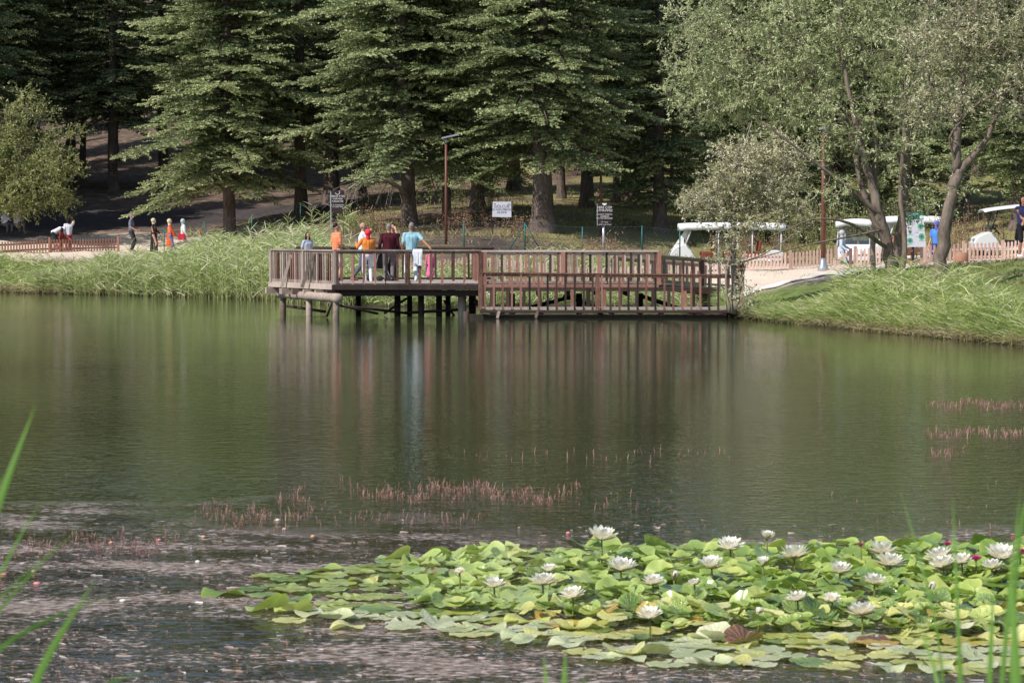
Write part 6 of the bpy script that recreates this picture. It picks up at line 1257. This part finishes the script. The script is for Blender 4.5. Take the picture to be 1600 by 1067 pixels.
FLAB = ['tallest open white water lily on a long stalk at the back left of the bed', 'wide low white water lily just right of the tallest one', 'open white water lily on the back edge left of the half open bud', 'half open cream water lily highest on the back edge in the middle', 'cream white water lily leaning before curled pads left of the slim one',
        'slim half open white water lily on a straight stalk in the middle', 'broad flat white water lily at the back edge right of the middle', 'white water lily sitting on pads under the back right group', 'white water lily behind the stalked one on the right back edge', 'large white water lily on a short thick stalk at the right', 'upper bloom of the crowded white trio at the right',
        'lower bloom of the crowded white trio at the right', 'right hand bloom of the crowded white trio', 'large white water lily on a slanting stalk at the right edge', 'bright white water lily on the front slope at the left', 'ragged white water lily on the left slope of the bed', 'leftmost big white water lily of the bed', 'tiny white water lily at the far left tip', 'white water lily half hidden by pads in the front middle',
        'nearest open white water lily at the front right', 'nearest white water lily at the front centre', 'small cream water lily left of the slim stalked one', 'low white bloom between the pads right of the wide low one', 'small white bloom behind the ragged left one', 'flattened white bloom below the large stalked one', 'small white bloom left of the nearest right one', 'low white bloom under the slanting stalk at the right edge']
for f, lb in zip(FL, FLAB): flower(f[0], f[1], f[2], f[3], f[4], lb)
for (px, py, w, op, lb) in ((1452, 918, 17, .06, 'closed cream water lily bud on the right of the bed'), (1053, 900, 14, .06, 'closed cream water lily bud near the low white blooms'), (1185, 958, 16, .2, 'closed pale bud at the front of the bed')): flower(px, py, w * 1.6, py + 26, op, lb)
for (px, py, w, op, lb) in ((1525, 871, 16, .8, 'small magenta water lily at the right back of the bed'), (1594, 861, 20, .7, 'magenta water lily at the right picture edge'), (1583, 842, 14, .15, 'pink lily bud at the far right back edge'), (1480, 849, 12, .7, 'tiny magenta bloom behind the white trio'), (1345, 851, 10, .6, 'tiny pink bloom behind the right back edge')): flower(px, py, w, 0, op, lb, 'petal_magenta')
# ---------------------------------------------------------------- near blades of the camera's own bank
def near_plant(label, specs, base):
    """specs: (px0, py0, px1, py1, Y, width) from root side to tip"""
    t = thing('grass_plant', label, 'grass', base); off = np.array(base)
    for (x0, y0, x1, y1, Y, w) in specs:
        a = np.array(W(x0, y0, Y)); b_ = np.array(W(x1, y1, Y + .15)); g = np.array([a[0] + (a[0] - b_[0]) * .6, a[1] - .1, gz(a[0], a[1]) - .02]); mb = MB(); P_ = [g, (g + a) / 2 + [0, 0, .02], a, a * .5 + b_ * .5 + [0, 0, .012], b_]; n = 18; u = np.linspace(0, 4, n)
        Q = np.stack([np.interp(u, range(5), [p[k] for p in P_]) for k in range(3)], 1)
        for _ in range(3): Q[1:-1] = .25 * Q[:-2] + .5 * Q[1:-1] + .25 * Q[2:]
        wd = w * (.6 if label.endswith('left edge') else .78) * np.interp(u, [0, 1, 2, 3, 4], [.5, .9, 1, .75, .03]); d = unit(np.gradient(Q, axis=0)); sd = unit(np.cross(d, [0, 1, .2])); up_ = np.cross(sd, d)
        V = np.stack([Q - sd * wd[:, None] / 2, Q - up_ * wd[:, None] * .12, Q + sd * wd[:, None] / 2], 1).reshape(-1, 3) - off
        mb.add(V, [(k * 3 + j, k * 3 + j + 1, k * 3 + 4 + j, k * 3 + 3 + j) for k in range(n - 1) for j in (0, 1)], tint=np.repeat(np.linspace(.2, .9, n), 3)); mb.build('blade', M['near_blade'], t, True)
    return t
def nbase(px, Y): x = (px - 800) / FPX * Y; return (x, Y, gz(x, Y))
near_plant('blurred green grass plant close to the camera at the left edge', [(-40, 900, 57, 630, 4.2, .026), (-30, 960, 66, 780, 4.6, .012), (-60, 1000, 92, 850, 4.8, .010), (-50, 1010, 130, 818, 4.4, .011), (-40, 1030, 185, 925, 4.3, .016), (30, 1110, 150, 905, 3.9, .024), (-60, 930, 5, 740, 4.5, .02), (120, 1095, 230, 1050, 4.2, .012)], nbase(-60, 4.2))
near_plant('blurred green grass plant close to the camera at the right edge', [(1592, 1120, 1578, 880, 3.9, .022), (1562, 1100, 1595, 760, 4.3, .013), (1502, 1090, 1488, 770, 4.8, .012), (1545, 1100, 1553, 900, 4.6, .014), (1478, 1110, 1430, 960, 4.4, .010), (1590, 820, 1640, 700, 4.6, .01), (1470, 1000, 1405, 760, 5.2, .006)], nbase(1590, 4.2))
near_plant('small blurred grass tuft at the bottom centre edge', [(855, 1110, 850, 1022, 4.4, .010), (880, 1120, 884, 1012, 4.2, .014), (905, 1110, 918, 1040, 4.5, .008), (1180, 1110, 1192, 1046, 4.4, .008)], nbase(880, 4.3))
rb = pr.uniform(-2.5, 2.5, 700); yb = pr.uniform(3.2, 10.5, 700); zb_ = ground_z(rb, yb); mb = MB(); a = pr.uniform(0, 6.28, 700); blades(np.stack([rb, yb, zb_], 1), np.stack([np.cos(a) * .4, np.sin(a) * .4, np.ones(700)], 1), np.full(700, .4), pr.uniform(.08, .25, 700), .008, pr.uniform(0, .8, 700), mb, 3)
tagp(mb.build('near_grass', M['near_blade']), 'low grass on the near bank below the camera', 'grass', None, 'stuff')
print('scene built')
